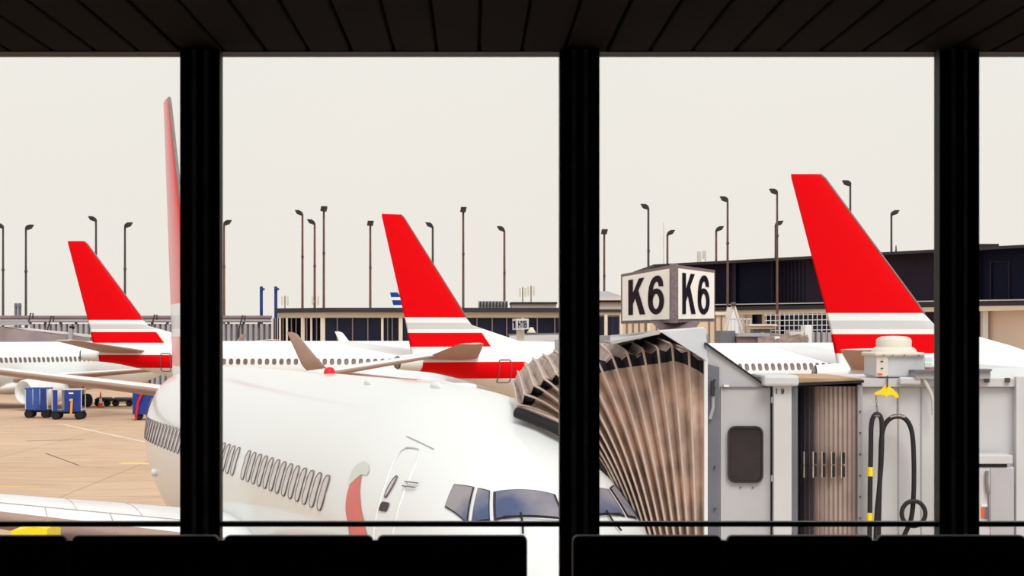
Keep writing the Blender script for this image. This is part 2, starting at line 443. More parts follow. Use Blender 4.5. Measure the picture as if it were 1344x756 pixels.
# ------------------------------------------------------------------ airliners
ST = [ # t, half width, z top, z bottom
 (0, .03, 2.98, 2.90), (.12, .30, 3.20, 2.66), (.4, .58, 3.42, 2.38), (.8, .82, 3.62, 2.16), (1.3, 1.04, 3.82, 1.98),
 (1.7, 1.18, 3.98, 1.88), (2.1, 1.31, 4.26, 1.79), (2.5, 1.42, 4.52, 1.71), (3.0, 1.54, 4.74, 1.63), (3.7, 1.67, 4.96, 1.54),
 (4.6, 1.79, 5.16, 1.46), (5.6, 1.86, 5.28, 1.40), (6.8, 1.88, 5.34, 1.36), (8.5, 1.88, 5.36, 1.35), (23.5, 1.88, 5.36, 1.35),
 (27, 1.88, 5.36, 1.38), (29.0, 1.82, 5.36, 1.66), (31.2, 1.62, 5.32, 2.18), (33.2, 1.29, 5.22, 2.84), (35.2, .95, 5.08, 3.40),
 (37.2, .62, 4.92, 3.80), (38.6, .45, 4.80, 3.93), (39.3, .37, 4.74, 4.00)]
def section(t):
    t = min(max(t, ST[0][0]), ST[-1][0])
    for i in range(len(ST) - 1):
        if ST[i][0] <= t <= ST[i + 1][0]: break
    def hermite(c):
        p0, p1 = ST[i][c], ST[i + 1][c]; h = ST[i + 1][0] - ST[i][0]
        def sl(k):
            if k <= 0 or k >= len(ST) - 1: return (ST[min(k + 1, len(ST) - 1)][c] - ST[max(k - 1, 0)][c]) / (ST[min(k + 1, len(ST) - 1)][0] - ST[max(k - 1, 0)][0])
            a = (ST[k][c] - ST[k-1][c]) / (ST[k][0] - ST[k-1][0]); b = (ST[k+1][c] - ST[k][c]) / (ST[k+1][0] - ST[k][0])
            return 0 if a * b <= 0 else 2 * a * b / (a + b)
        u = (t - ST[i][0]) / h; m0, m1 = sl(i) * h, sl(i + 1) * h
        return (2*u**3 - 3*u**2 + 1) * p0 + (u**3 - 2*u**2 + u) * m0 + (-2*u**3 + 3*u**2) * p1 + (u**3 - u**2) * m1
    return hermite(1), hermite(2), hermite(3)

class Body:
    def __init__(s, cut): s.cut = cut
    def full(s, t):      # shortened station -> full-length station
        c = s.cut
        if t <= 8.5: return t
        if t < 23.5 - c: return 8.5 + (t - 8.5) * 15 / (15 - c)
        return t + c
    def pt(s, t, a, off=0.0):
        """surface point, a = angle from the crown, + to starboard (-y)"""
        w_, zt, zb = section(s.full(t)); h = (zt - zb) / 2; zm = (zt + zb) / 2
        p = Vector((-t, -w_ * math.sin(a), zm + h * math.cos(a)))
        if off:
            e = 0.02
            w2, zt2, zb2 = section(s.full(t) + e); h2 = (zt2 - zb2) / 2; zm2 = (zt2 + zb2) / 2
            q = Vector((-t - e, -w2 * math.sin(a), zm2 + h2 * math.cos(a)))
            r = Vector((-t, -w_ * math.sin(a + e), zm + h * math.cos(a + e)))
            n = (q - p).cross(r - p).normalized()
            if n.dot(Vector((0, -math.sin(a), math.cos(a)))) < 0: n = -n
            p = p + n * off
        return p
    def ang(s, t, z):
        w_, zt, zb = section(s.full(t)); h = (zt - zb) / 2; zm = (zt + zb) / 2
        return math.acos(max(-1, min(1, (z - zm) / h)))
    def patch(s, mb, c, off, side=1, n=8, mi=0, flip=None):
        """bilinear patch with corners c = 4 x (t, angle deg) on the skin"""
        rows = []
        for i in range(n + 1):
            u = i / n; row = []
            for j in range(n + 1):
                v = j / n
                t = (1-u)*(1-v)*c[0][0] + u*(1-v)*c[1][0] + u*v*c[2][0] + (1-u)*v*c[3][0]
                a = (1-u)*(1-v)*c[0][1] + u*(1-v)*c[1][1] + u*v*c[2][1] + (1-u)*v*c[3][1]
                row.append(s.pt(t, side * math.radians(a), off))
            rows.append(row)
        mb.grid(rows, mi, True)
    def ribbon(s, mb, pts, wd, off, side=1, closed=True, mi=0):
        """narrow strip along (t, z) points on the skin"""
        P3 = [(s.pt(t, side * s.ang(t, z), off)) for t, z in pts]
        if closed: P3.append(P3[0])
        mb.tube(P3, wd, 6, mi, cap=not closed)

def rounded(t0, t1, z0, z1, r, n=4):
    pts = []
    for cx_, cz_, a0 in ((t1 - r, z1 - r, 0), (t0 + r, z1 - r, 90), (t0 + r, z0 + r, 180), (t1 - r, z0 + r, 270)):
        for i in range(n + 1):
            a = math.radians(a0 + 90 * i / n); pts.append((cx_ + r * math.cos(a), cz_ + r * math.sin(a)))
    # densify
    res = []
    for i in range(len(pts)):
        a = pts[i]; b = pts[(i + 1) % len(pts)]; L = math.hypot(b[0]-a[0], b[1]-a[1]); m_ = max(1, int(L / 0.2))
        for j in range(m_): res.append((a[0] + (b[0]-a[0]) * j / m_, a[1] + (b[1]-a[1]) * j / m_))
    return res

def foil(xl, xt, th, n=10):
    """airfoil outline: list of (x, y) from leading edge over one side and back"""
    c = xt - xl; up = []
    for i in range(n + 1):
        u = (1 - math.cos(math.pi * i / n)) / 2
        y = 5 * th * c * (0.2969 * math.sqrt(u) - 0.126 * u - 0.3516 * u * u + 0.2843 * u ** 3 - 0.1036 * u ** 4)
        up.append((xl + c * u, y))
    return up + [(x, -y) for x, y in up[-2:0:-1]]

def make_airliner(cut, M_liv, M_under, paneM, sides, foreground):
    B = Body(cut); L = 39.3 - cut
    root = empty('airliner', (0, 0, 0))
    n = 90; rows = []
    ts = [0, .04, .12, .25, .4, .6, .8, 1.05, 1.3, 1.5, 1.7, 1.9, 2.1, 2.3, 2.5, 2.75, 3.0, 3.35, 3.7, 4.1, 4.6, 5.1, 5.6, 6.2, 6.8, 7.6, 8.5, 12, 16, 23.5 - cut]
    ts += [23.5 - cut + (15.8) * i / 22 for i in range(1, 23)]
    NA = 64
    for t in ts: rows.append([B.pt(t, 2 * math.pi * j / NA) for j in range(NA)])
    mb = MB().grid(rows, 0, True, close=True)
    mb.add(rows[0], [list(range(NA))]); mb.add(rows[-1], [list(range(NA))[::-1]], 1)
    # exhaust ring
    fus = mb.build('fuselage', [M_liv, M_dark], root, raw=True)
    ex = [B.pt(L - 0.02, 2 * math.pi * j / 16, 0.0) for j in range(16)]
    cx_ = Vector((-L, 0, 4.38))
    mb = MB().tube([(-L - .04, 0, 4.37), (-L - 0.10, 0, 4.37), (-L + .3, 0, 4.37)], [0.36, 0.31, 0.28], 18, 0, cap=False).build('exhaust_pipe', M_metal, root, raw=True)
    # fin
    finz = [(4.6, 30.2, 38.4, .05), (5.25, 30.5, 38.52, .05), (5.55, 31.4, 38.58, .05), (5.8, 32.3, 38.64, .055), (6.14, 33.5, 38.7, .065), (6.43, 34.5, 38.76, .07),
            (6.8, 34.85, 38.85, .08), (7.2, 35.12, 38.95, .085), (12.3, 38.9, 40.28, .09), (12.48, 39.1, 40.3, .06)]
    rows = []
    for z, a, b, th in finz:
        rows.append([Vector((-(x - cut), y, z)) for x, y in foil(a, b, th)])
    mb = MB().grid(rows, 0, True, close=True); mb.add(rows[-1], [list(range(len(rows[-1])))])
    fin = mb.build('tail_fin', M_liv, root, raw=True)
    # pale leading edge strip
    MB().tube([(-(34.86 - cut), 0, 6.8), (-(35.12 - cut), 0, 7.2), (-(38.9 - cut), 0, 12.3), (-(39.1 - cut), 0, 12.47)], 0.045, 6).build('leading_edge', M_metal, fin, raw=True)
    # stabilisers, wings
    def surf(stations, side, name, mats):
        rows = []
        for y, z, a, b, th in stations:
            rows.append([Vector((-x, -side * y, z + zz)) for x, zz in foil(a, b, th)])
        mb = MB(); k_ = len(rows[0]); h = k_ // 2
        vs = [p for r_ in rows for p in r_]
        for i in range(len(rows) - 1):
            for j in range(k_):
                q = (i * k_ + j, i * k_ + (j + 1) % k_, (i + 1) * k_ + (j + 1) % k_, (i + 1) * k_ + j)
                mb.f.append(list(q)); mb.m.append(0 if 0 < j <= h - 1 else 1); mb.sm.append(True)
        mb.v = [Vector(v) for v in vs]
        mb.add(rows[-1], [list(range(k_))]); return mb.build(name, mats, root, raw=True)
    c = cut
    for side in (1, -1):
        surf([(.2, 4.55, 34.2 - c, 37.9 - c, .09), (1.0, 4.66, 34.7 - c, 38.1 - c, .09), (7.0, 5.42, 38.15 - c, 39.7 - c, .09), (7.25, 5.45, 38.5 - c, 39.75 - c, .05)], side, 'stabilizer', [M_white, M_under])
        cw = cut / 2
        wz = (lambda y: .16 + .030 * y) if foreground else (lambda y: 0)
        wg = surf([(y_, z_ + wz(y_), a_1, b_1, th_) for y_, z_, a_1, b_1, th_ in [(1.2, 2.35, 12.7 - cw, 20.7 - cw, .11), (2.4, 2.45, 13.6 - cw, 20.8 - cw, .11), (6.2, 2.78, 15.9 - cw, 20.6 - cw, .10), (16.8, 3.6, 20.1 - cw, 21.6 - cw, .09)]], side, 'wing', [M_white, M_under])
        if foreground:      # gaps between the wing's flaps, spoilers and slats
            wst = [(2.4, 2.45, 13.6 - cw, 20.8 - cw, .11), (6.2, 2.78, 15.9 - cw, 20.6 - cw, .10), (16.8, 3.6, 20.1 - cw, 21.6 - cw, .09)]
            def wpt(y, u):
                k_ = 0 if y < 6.2 else 1; a, b = wst[k_], wst[k_ + 1]; v = (y - a[0]) / (b[0] - a[0])
                z_, l_, t_, h_ = [a[i] + (b[i] - a[i]) * v for i in (1, 2, 3, 4)]
                zz = 5 * h_ * (t_ - l_) * (0.2969 * math.sqrt(u) - 0.126 * u - 0.3516 * u * u + 0.2843 * u ** 3 - 0.1036 * u ** 4)
                return Vector((-(l_ + (t_ - l_) * u), -side * y, z_ + wz(y) + zz + .004))
            for u, ya, yb in ((.12, 2.6, 16), (.55, 2.6, 15), (.72, 2.6, 12)):
                MB().tube([wpt(ya + (yb - ya) * i / 14, u) for i in range(15)], .007, 5).build('panel_gap', M_seam, wg, raw=True)
            for y in (3.4, 4.4, 5.6, 7.6, 10):
                MB().tube([wpt(y, .12 + .86 * i / 8) for i in range(9)], .006, 5).build('panel_gap', M_seam, wg, raw=True)
                MB().tube([wpt(y + .5, .12 * i / 5 + .001) for i in range(6)], .007, 5).build('panel_gap', M_seam, wg, raw=True)
        # winglet
        rows = []
        for y, z, a, b, th in [(y_, z_ + wz(16.8), a_1, b_1, th_) for y_, z_, a_1, b_1, th_ in [(16.75, 3.6, 20.1 - cw, 21.6 - cw, .08), (17.05, 3.85, 20.4 - cw, 21.8 - cw, .08), (17.3, 4.3, 20.8 - cw, 22.0 - cw, .07), (17.65, 5.9, 22.1 - cw, 22.7 - cw, .07), (17.68, 6.02, 22.4 - cw, 22.75 - cw, .05)]]:
            rows.append([Vector((-x, -side * (y + zz), z)) for x, zz in foil(a, b, th, 6)])
        mw = MB().grid(rows, 0, True, close=True); nf = len(rows[0]); mw.m = [1 if (i_ % nf) < nf // 2 else 0 for i_ in range(len(mw.f))]
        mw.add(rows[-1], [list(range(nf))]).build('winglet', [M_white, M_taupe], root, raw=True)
        # engine: lathe
        prof = [(11.2, .80), (11.05, .92), (11.15, 1.02), (11.8, 1.12), (13.2, 1.12), (14.6, .95), (15.4, .74)]
        inner = [(15.4, .70), (15.0, .6)]
        ctr = Vector((0, -side * 4.83, 1.45)); rows = []
        for t, r_ in [(11.9, .05), (11.9, .76)] + prof + inner + [(14.6, .3), (16.2, .12)]:
            rows.append([ctr + Vector((-(t - cw), r_ * math.cos(2 * math.pi * j / 24), r_ * .95 * math.sin(2 * math.pi * j / 24))) for j in range(24)])
        MB().grid(rows, 0, True, close=True).build('engine', M_white, root, raw=True)
        MB().prism([(-(12.2 - cw), -side * 4.83 - .12, 2.4), (-(16.2 - cw), -side * 4.83 - .12, 2.3), (-(17 - cw), -side * 4.83 - .12, 2.7), (-(13.6 - cw), -side * 4.83 - .12, 2.75)], (0, .24, 0)).build('pylon', M_white, root, raw=True)
        # main gear
        gx = -(19.6 - cw)
        gr = MB().tube([(gx, -side * 2.86, .5), (gx, -side * 2.86, 2.3)], .1, 8).build('landing_gear', M_metal, root, raw=True)
        for dy in (-.42, .42):
            yy = -side * 2.86 + dy
            MB().tube([(gx, yy - .18, .55), (gx, yy - .15, .55), (gx, yy + .15, .55), (gx, yy + .18, .55)], [.45, .55, .55, .45], 20).build('wheel', M_tire, gr, raw=True)
    gr = MB().tube([(-4, 0, .3), (-4, 0, 1.6)], .08, 8).build('landing_gear', M_metal, root, raw=True)
    for dy in (-.2, .2):
        MB().tube([(-4, dy - .1, .34), (-4, dy - .08, .34), (-4, dy + .08, .34), (-4, dy + .1, .34)], [.27, .34, .34, .27], 16).build('wheel', M_tire, gr, raw=True)
    # wing-body fairing
    rows = []
    for t, w_, zt, zb in [(11 - c/2, .2, 1.6, 1.4), (12.5 - c/2, 1.6, 2.3, 1.2), (14 - c/2, 2.05, 2.6, 1.12), (20 - c/2, 2.05, 2.6, 1.12), (22.5 - c/2, 1.5, 2.2, 1.25), (25 - c/2, .2, 1.7, 1.5)]:
        rows.append([Vector((-t, w_ * math.sin(2 * math.pi * j / 24), (zt + zb) / 2 + (zt - zb) / 2 * math.cos(2 * math.pi * j / 24))) for j in range(24)])
    MB().grid(rows, 0, True, close=True).build('belly_fairing', M_white, root, raw=True)
    # cabin windows
    zw = 3.92; wt, wh = (0.30, 0.46) if foreground else (0.27, 0.40)
    for side in sides:
        first = None; t = 6.55; i = 0; tgap = 15.2 - c / 2
        while t < 30.8 - c:
            a = B.ang(t, zw)
            if not (foreground and abs(t - tgap) < .26) :
                isconst = 7.5 < t < 23.0 - c
                if first is None or not isconst:
                    mb = MB()
                    ring = rounded(t - wt/2, t + wt/2, zw - wh/2, zw + wh/2, .12, 4)
                    pane = [B.pt(q, side * B.ang(q, z), .012) for q, z in ring]
                    mb.add(pane, [list(range(len(pane)))], 1)
                    p3 = pane + [pane[0]]
                    mb.tube(p3, .009 if foreground else .016, 5, 0, cap=False)
                    o = mb.build('window', [M_wring, paneM], root, raw=True)
                    if isconst and first is None: first = (o, t)
                else:
                    o = first[0].copy(); COL.objects.link(o); o.parent = root; o.location.x = -(t - first[1])
            t += .508; i += 1
    # doors
    for side in sides:
        td = 33.1 - c
        mb = MB(); B.ribbon(mb, rounded(td - .36, td + .36, 3.22, 4.48, .12), .03, .01, side)
        mb.build('door_outline', M_seamdk, root, raw=True)
        mb = MB(); B.ribbon(mb, rounded(4.0, 4.86, 2.75, 4.52, .14) if not foreground else [(4.36, 4.63), (4.42, 4.58), (4.36, 4.45), (4.26, 4.3), (4.18, 4.15), (4.12, 3.95), (4.07, 3.7), (4.03, 3.4), (4.0, 3.1), (4.0, 2.75), (3.75, 2.72), (3.48, 2.75), (3.48, 3.1), (3.49, 3.4), (3.52, 3.74), (3.58, 3.97), (3.66, 4.19), (3.76, 4.36), (3.86, 4.5), (3.96, 4.58), (4.02, 4.62), (4.2, 4.635)], .014, .008, side)
        mb.build('door_outline', M_seam if not foreground else M_white, root, raw=True)
    # cockpit windows: front, side, rear pane on both sides
    for side in (1, -1):
        for (cc, nm) in (([(1.63, 3.6), (2.0, 3.6), (2.27, 29.5), (1.97, 36.5)], 'windscreen'),
                         ([(2.02, 40), (2.33, 32.3), (2.46, 36), (2.16, 48)], 'cockpit_window'),
                         ([(2.22, 50), (2.53, 37.5), (2.80, 43), (2.66, 52.4)], 'cockpit_window')):
            mb = MB()
            ctr = (sum(p[0] for p in cc) / 4, sum(p[1] for p in cc) / 4)
            fr = [(ctr[0] + (p[0] - ctr[0]) * 1.10, ctr[1] + (p[1] - ctr[1]) * 1.10) for p in cc]
            B.patch(mb, fr, .012, side, 8, 0); B.patch(mb, cc, .022, side, 8, 1)
            mb.build(nm, [M_wring if not foreground else M_frame, M_cock], root, raw=True)
    if foreground:
        # beacon, wipers, aerial fairings, door details, painted emblem
        p = B.pt(14.6, 0)
        MB().tube([p + Vector((0, 0, -.02)), p + Vector((0, 0, .04)), p + Vector((0, 0, .09)), p + Vector((0, 0, .11))], [.10, .10, .075, .02], 14).build('beacon', M_red, root, raw=True)
        p = B.pt(9.6, .25); MB().tube([p + Vector((.25, 0, -.02)), p + Vector((.1, 0, .01)), p + Vector((-.1, 0, .01)), p + Vector((-.25, 0, -.02))], [.02, .05, .05, .02], 8).build('aerial_fairing', M_white, root, raw=True)
        p = B.pt(6.6, .12); MB().tube([p + Vector((.3, 0, -.02)), p + Vector((.1, 0, .01)), p + Vector((-.1, 0, .01)), p + Vector((-.3, 0, -.02))], [.02, .06, .06, .02], 8).build('aerial_fairing', M_white, root, raw=True)
        for side, cs in ((1, [(1.74, 8), (1.98, 30)]), (-1, [(1.74, 8), (1.98, 30)])):
            mb = MB(); mb.tube([B.pt(t, side * math.radians(a), .04) for t, a in ((1.60, 6), (1.68, 14), (1.83, 26), (1.92, 33))], .012, 6)
            mb.tube([B.pt(t, side * math.radians(a), .04) for t, a in ((1.55, 30), (1.72, 26), (1.86, 24))], .012, 6).build('wiper', M_dark, root, raw=True)
        mb = MB(); ring = [(4.03 + .05 * math.cos(2*math.pi*i/14), 4.17 + .13 * math.sin(2*math.pi*i/14)) for i in range(14)]
        pts = [B.pt(t, B.ang(t, z), .014) for t, z in ring]; mb.add(pts, [list(range(14))], 1); mb.tube(pts + [pts[0]], .010, 5, 0, cap=False)
        mb.build('door_window', [M_wring, M_shade], root, raw=True)
        mb = MB(); ring = rounded(3.84, 4.08, 3.88, 3.99, .04, 3)
        pts = [B.pt(t, B.ang(t, z), .012) for t, z in ring]; mb.add(pts, [list(range(len(pts)))], 0)
        mb.build('door_handle', M_frame, root, raw=True)
        for z in (4.24, 4.19):
            MB().tube([B.pt(t, B.ang(t, z), .03) for t in (3.42, 3.56, 3.72)], .009, 6).build('pitot_probe', M_metal, root, raw=True)
        MB().tube([B.pt(t, math.radians(a), .008) for t, a in ((3.77, 36.9), (4.2, 38.2), (4.64, 39.1))], .005, 6).build('rain_gutter', M_seam, root, raw=True)
        # emblem painted just ahead of the windows: red swoosh with a pale grey cap
        eL = [(5.11, 4.24), (5.30, 4.14), (5.35, 4.06), (5.30, 3.93), (5.19, 3.79), (5.01, 3.65), (4.90, 3.52), (4.78, 3.35), (4.68, 3.1)]
        eR = [(5.08, 4.24), (5.02, 4.17), (4.94, 4.09), (4.79, 3.97), (4.60, 3.83), (4.42, 3.70), (4.28, 3.58), (4.16, 3.42), (4.06, 3.2)]
        rows = []
        for a, b in zip(smooth(eL, 3), smooth(eR, 3)):
            rows.append([B.pt(a[0] + (b[0]-a[0]) * v / 5, B.ang(a[0] + (b[0]-a[0]) * v / 5, a[1] + (b[1]-a[1]) * v / 5), .010) for v in range(6)])
        MB().grid(rows, 0, True).build('painted_emblem', M_red_em, root, raw=True)
        cO = [(5.41, 4.09), (5.54, 4.22), (5.54, 4.32), (5.43, 4.38), (5.27, 4.41), (5.06, 4.38), (4.92, 4.32), (4.90, 4.26)]
        cI = [(5.34, 4.12), (5.30, 4.15), (5.26, 4.17), (5.23, 4.19), (5.17, 4.22), (5.11, 4.25), (5.00, 4.255), (4.90, 4.25)]
        rows = []
        for a, b in zip(cO, cI):
            rows.append([B.pt(a[0] + (b[0]-a[0]) * v / 5, B.ang(a[0] + (b[0]-a[0]) * v / 5, a[1] + (b[1]-a[1]) * v / 5), .009) for v in range(6)])
        MB().grid(rows, 0, True).build('painted_emblem', M_emgrey, root, raw=True)
        # lights low on the flank
        p = B.pt(23.6, B.ang(23.6, 3.1)); MB().tube([p + Vector((0, .02, 0)), p + Vector((0, -.07, 0)), p + Vector((0, -.1, 0))], [.08, .08, .04], 12).build('flank_light', M_white, root, raw=True)
    return root

M_red_em = mat('emblem_red', (226, 66, 44), 0.4, vary=0.25, scale=0.9, coat=0.5)
M_emgrey = mat('emblem_pale_grey', (206, 212, 206), 0.4, vary=0.05, scale=0.9, coat=0.5)
M_under = mat('underside_bounce_taupe', (168, 142, 132), 0.5, vary=0.1, scale=0.8)  # tan ground bounce put into the colour of wing and stabilizer undersides
LIV = livery_mat('white_and_red_livery', 0.0)
LIV_FG = livery_mat('white_and_red_livery_short', 3.7)
LIV_B = livery_mat('blue_striped_livery', 0.0, blue=True, top=(20, 70, 150))

near = make_airliner(3.7, LIV_FG, M_under, M_shade, (1,), True)
near.location = (1.55, 21.5, 0.12)
near.rotation_euler = (0, -0.0033, math.atan2(-0.9613, 0.2756))
tag(near, 'large white airliner in front, jet bridge canopy on its nose, red roof beacon', 'airplane')

proto = make_airliner(0.0, LIV, M_under, M_wdark, (1, -1), False)
index_kids(proto)
def heading(o, loc, deg, label):
    o.location = loc; o.rotation_euler.z = math.radians(deg)
    tag(o, label, 'airplane', 'airliners parked beyond the nearest one')
plB = copy_tree(proto); plC = copy_tree(proto); pl0 = copy_tree(proto); plT = copy_tree(proto)
heading(proto, (11.45, 145.4, 0), -1.0, 'white airliner with red fin at the far left, above the blue baggage carts')
dB = math.radians(32)
heading(plB, (-4.94 + 40.3 * math.cos(dB), 111.6 + 40.3 * math.sin(dB), 0), 32, 'white airliner whose red fin stands in the middle window, left of the dark canopy folds')
heading(plC, (12.9 + 40.3 * math.cos(math.radians(1.2)), 83 + 40.3 * math.sin(math.radians(1.2)), 0), 1.2, 'white airliner whose large red fin rises behind the air unit, right of the gate sign')
# the one at the left edge points left; only its rear half shows
th0 = math.radians(236)
pl0.scale = (.97, .97, .97)
tpos = Vector((-34.7, 163, 0))
heading(pl0, tpos + Vector((math.cos(th0), math.sin(th0), 0)) * 16.6, 236, 'white airliner cut by the left edge, its windowed cabin ending behind the leftmost red fin')
for ch in D.objects:
    if ch.parent == plT and ch.name.startswith('tail_fin'):
        ch.data = ch.data.copy(); ch.data.materials[0] = LIV_B
heading(plT, P(516, 432, 352) * 1 + Vector((39.8, 0, -EYE)), 3, 'distant airliner showing only a blue striped tail tip above the dark glass concourse')
plT.location.z = 0

# ------------------------------------------------------------------ far buildings
def facade_box(mb, pa, pb, Ya, Yb, zt, zb, depth, mi=0):
    """vertical slab between px pa and pb; a wall with real depth"""
    a = P(pa, VY, Ya); b = P(pb, VY, Yb)
    mb.prism([(a.x, a.y, zb), (b.x, b.y, zb), (b.x, b.y, zt), (a.x, a.y, zt)], (0, depth, 0), mi)
def zat(py, Y): return EYE - (py - VY) / F * Y

# middle glass concourse
YC = 200
conc = empty('concourse', P(545, 432, YC) * 1 - Vector((0, 0, EYE)), 'long low glass concourse with cream columns and dark flat roof behind the middle fin', 'building')
def cpt(px): return P(px, VY, YC).x
zr0, zr1, zf = zat(404, YC), zat(410, YC), zat(417, YC)
MB().prism([(cpt(425), YC, 0), (cpt(830), YC, 0), (cpt(830), YC, zf), (cpt(425), YC, zf)], (0, 24, 0)).build('glass_wall', M_glassdk, conc)
MB().prism([(cpt(357), YC + 6, 0), (cpt(425), YC, 0), (cpt(425), YC, zf), (cpt(357), YC + 6, zf)], (0, 18, 0)).build('glass_wall', M_glassdk, conc)
MB().prism([(cpt(357), YC + 5.6, zf), (cpt(425), YC - .4, zf), (cpt(830), YC - .4, zf), (cpt(830), YC - .4, zr1), (cpt(425), YC - .4, zr1), (cpt(357), YC + 5.6, zr1)][0:6], (0, 22, 0)).build('fascia', M_cream, conc)
mb = MB()
mb.add([(cpt(355), YC + 5, zr1), (cpt(425), YC - 1, zr1), (cpt(832), YC - 1, zr1), (cpt(832), YC + 25, zr1), (cpt(355), YC + 25, zr1),
        (cpt(355), YC + 5, zr0), (cpt(425), YC - 1, zr0), (cpt(832), YC - 1, zr0), (cpt(832), YC + 25, zr0), (cpt(355), YC + 25, zr0)],
       [(4,3,2,1,0),(5,6,7,8,9),(0,1,6,5),(1,2,7,6),(2,3,8,7),(3,4,9,8),(4,0,5,9)])
mb.build('roof', M_roofdark, conc)
def col_at(px, wpx, m, nm, zt=None):
    Yq = YC + (6 * (425 - px) / 68 if px < 425 else 0)
    xa, xb = P(px - wpx / 2, VY, Yq).x, P(px + wpx / 2, VY, Yq).x
    MB().box((xa, Yq - .45, 0), (xb, Yq + .3, zt or zf)).build(nm, m, conc)
for px, wv in ((358, 3), (368, 2.5), (377, 2.5), (398, 5), (409, 2.5), (424, 6), (502, 3), (526, 5), (686, 4), (738, 3), (775, 3)):
    col_at(px, wv, M_cream, 'column')
for px in (362, 372, 383, 389, 403, 416, 443, 463, 483, 509, 515, 626, 646, 665, 705, 728, 750):
    col_at(px, 1.3 if px not in (705, 728, 646, 665) else 1.6, M_mull, 'mullion')
# roof plant on the concourse
rb = MB().box((cpt(628), YC + 6, zr0), (cpt(668), YC + 10, zat(394, YC))); 
o = rb.build('rooftop_unit', M_corr); tag(o, 'grey louvred plant box on the concourse roof right of the middle fin', 'rooftop unit')
for i in range(9):
    x = cpt(630 + i * 4.4)
    MB().box((x, YC + 5.7, zr0 + .15), (x + .14, YC + 6, zat(395, YC))).build('louvre', M_roofdark, o)
o = MB().box((cpt(673), YC + 5, zr0), (cpt(733), YC + 14, zat(397, YC))).box((cpt(672), YC + 4.7, zat(398, YC)), (cpt(734), YC + 14.3, zat(395.5, YC)), 1).build('penthouse', [M_pinkwall, M_roofdark])
tag(o, 'low pinkish penthouse with dark coping on the concourse roof near the middle window post', 'roof building')
def antenna(px, ytop, base, Yq, label, panels=True):
    zb = base
    r = empty('antenna_mast', Vector((P(px, VY, Yq).x, Yq, zb)), label, 'antenna', None)
    x = P(px, VY, Yq).x
    MB().tube([(x, Yq, zb), (x, Yq, zat(ytop, Yq))], .05, 6).build('mast', M_steel, r)
    if panels:
        for s_ in (-1, 1):
            MB().box((x + s_ * .28 - .09, Yq - .2, zat(ytop + 1, Yq) - .9), (x + s_ * .28 + .09, Yq, zat(ytop + 1, Yq))).bar((x, Yq, zat(ytop + 1, Yq) - .5), (x + s_ * .25, Yq - .1, zat(ytop + 1, Yq) - .5), .05).build('panel', M_cream, r)
antenna(686, 377, zat(395.5, YC), YC + 8, 'thin antenna mast with pale panels on the penthouse, left one of the pair')
antenna(697, 375, zat(395.5, YC), YC + 8, 'thin antenna mast with pale panels on the penthouse, right one of the pair')
antenna(414, 388, zr0, YC + 8, 'small antenna on the concourse roof between the two tall lamp posts')
antenna(374, 388, zr0, YC + 12, 'small antenna at the left corner of the concourse roof')

# gate sign of the far stand
def glyph(ch):
    def rect(x0, y0, x1, y1): return [(x0, y0), (x1, y0), (x1, y1), (x0, y1)]
    def ring(cx_, cy_, ox, oy, ix, iy, n=22, a0=0, a1=360):
        r = []
        for i in range(n):
            p = math.radians(a0 + (a1 - a0) * i / n); q = math.radians(a0 + (a1 - a0) * (i + 1) / n)
            r.append([(cx_ + ix*math.cos(p), cy_ + iy*math.sin(p)), (cx_ + ox*math.cos(p), cy_ + oy*math.sin(p)), (cx_ + ox*math.cos(q), cy_ + oy*math.sin(q)), (cx_ + ix*math.cos(q), cy_ + iy*math.sin(q))])
        return r
    if ch == 'K': return [rect(0, 0, .24, 1), [(.24, .30), (.60, .745), (.86, 1), (.58, 1), (.24, .60)], [(.36, .50), (.63, 0), (.92, 0), (.53, .68)]], .92
    if ch == '6':
        out = ring(.42, .325, .42, .34, .18, .20)
        outer = [(.80, .70), (.77, .84), (.68, .94), (.56, .995), (.42, 1.0), (.27, .96), (.14, .86), (.05, .72), (.01, .56), (0, .42), (0, .32)]
        inner = [(.57, .71), (.55, .79), (.50, .835), (.45, .84), (.40, .835), (.34, .80), (.285, .74), (.255, .66), (.24, .56), (.24, .42), (.24, .32)]
        out += [[outer[i], outer[i+1], inner[i+1], inner[i]] for i in range(10)]
        return out, .84
    if ch == '9':
        g6, w6 = glyph('6'); return [[(w6 - x, 1 - y) for x, y in p] for p in g6], w6
    if ch == 'H': return [rect(0, 0, .22, 1), rect(.6, 0, .82, 1), rect(.22, .4, .6, .6)], .82
    if ch == '1': return [rect(.18, 0, .40, 1), [(0, .72), (.18, .78), (.18, 1), (0, .86)]], .40
    if ch == 'B':
        return [rect(0, 0, .22, 1)] + ring(.42, .74, .36, .26, .15, .1, 14, -90, 90) + ring(.42, .27, .42, .27, .19, .1, 14, -90, 90) + [rect(.2, .84, .42, 1), rect(.2, .44, .42, .64), rect(.2, 0, .42, .17)], .84
def text_on(mb, s_, q, u0, u1, v0, v1, off, mi=0, gap=.16):
    """write s_ on the quad q (bl, br, tr, tl) inside the uv rectangle"""
    gl = [glyph(c) for c in s_]; W = sum(w_ for _, w_ in gl) + gap * (len(gl) - 1); x = 0
    n = (q[1] - q[0]).cross(q[3] - q[0]).normalized() * off
    def mp_(x_, y_):
        u = u0 + (u1 - u0) * x_ / W; v = v0 + (v1 - v0) * y_
        return q[0] * (1-u)*(1-v) + q[1] * u*(1-v) + q[2] * u*v + q[3] * (1-u)*v + n
    for polys, w_ in gl:
        for p in polys:
            base = [mp_(x + a, b) for a, b in p]
            mb.prism(base, -n * .45, mi)
        x += w_ + gap

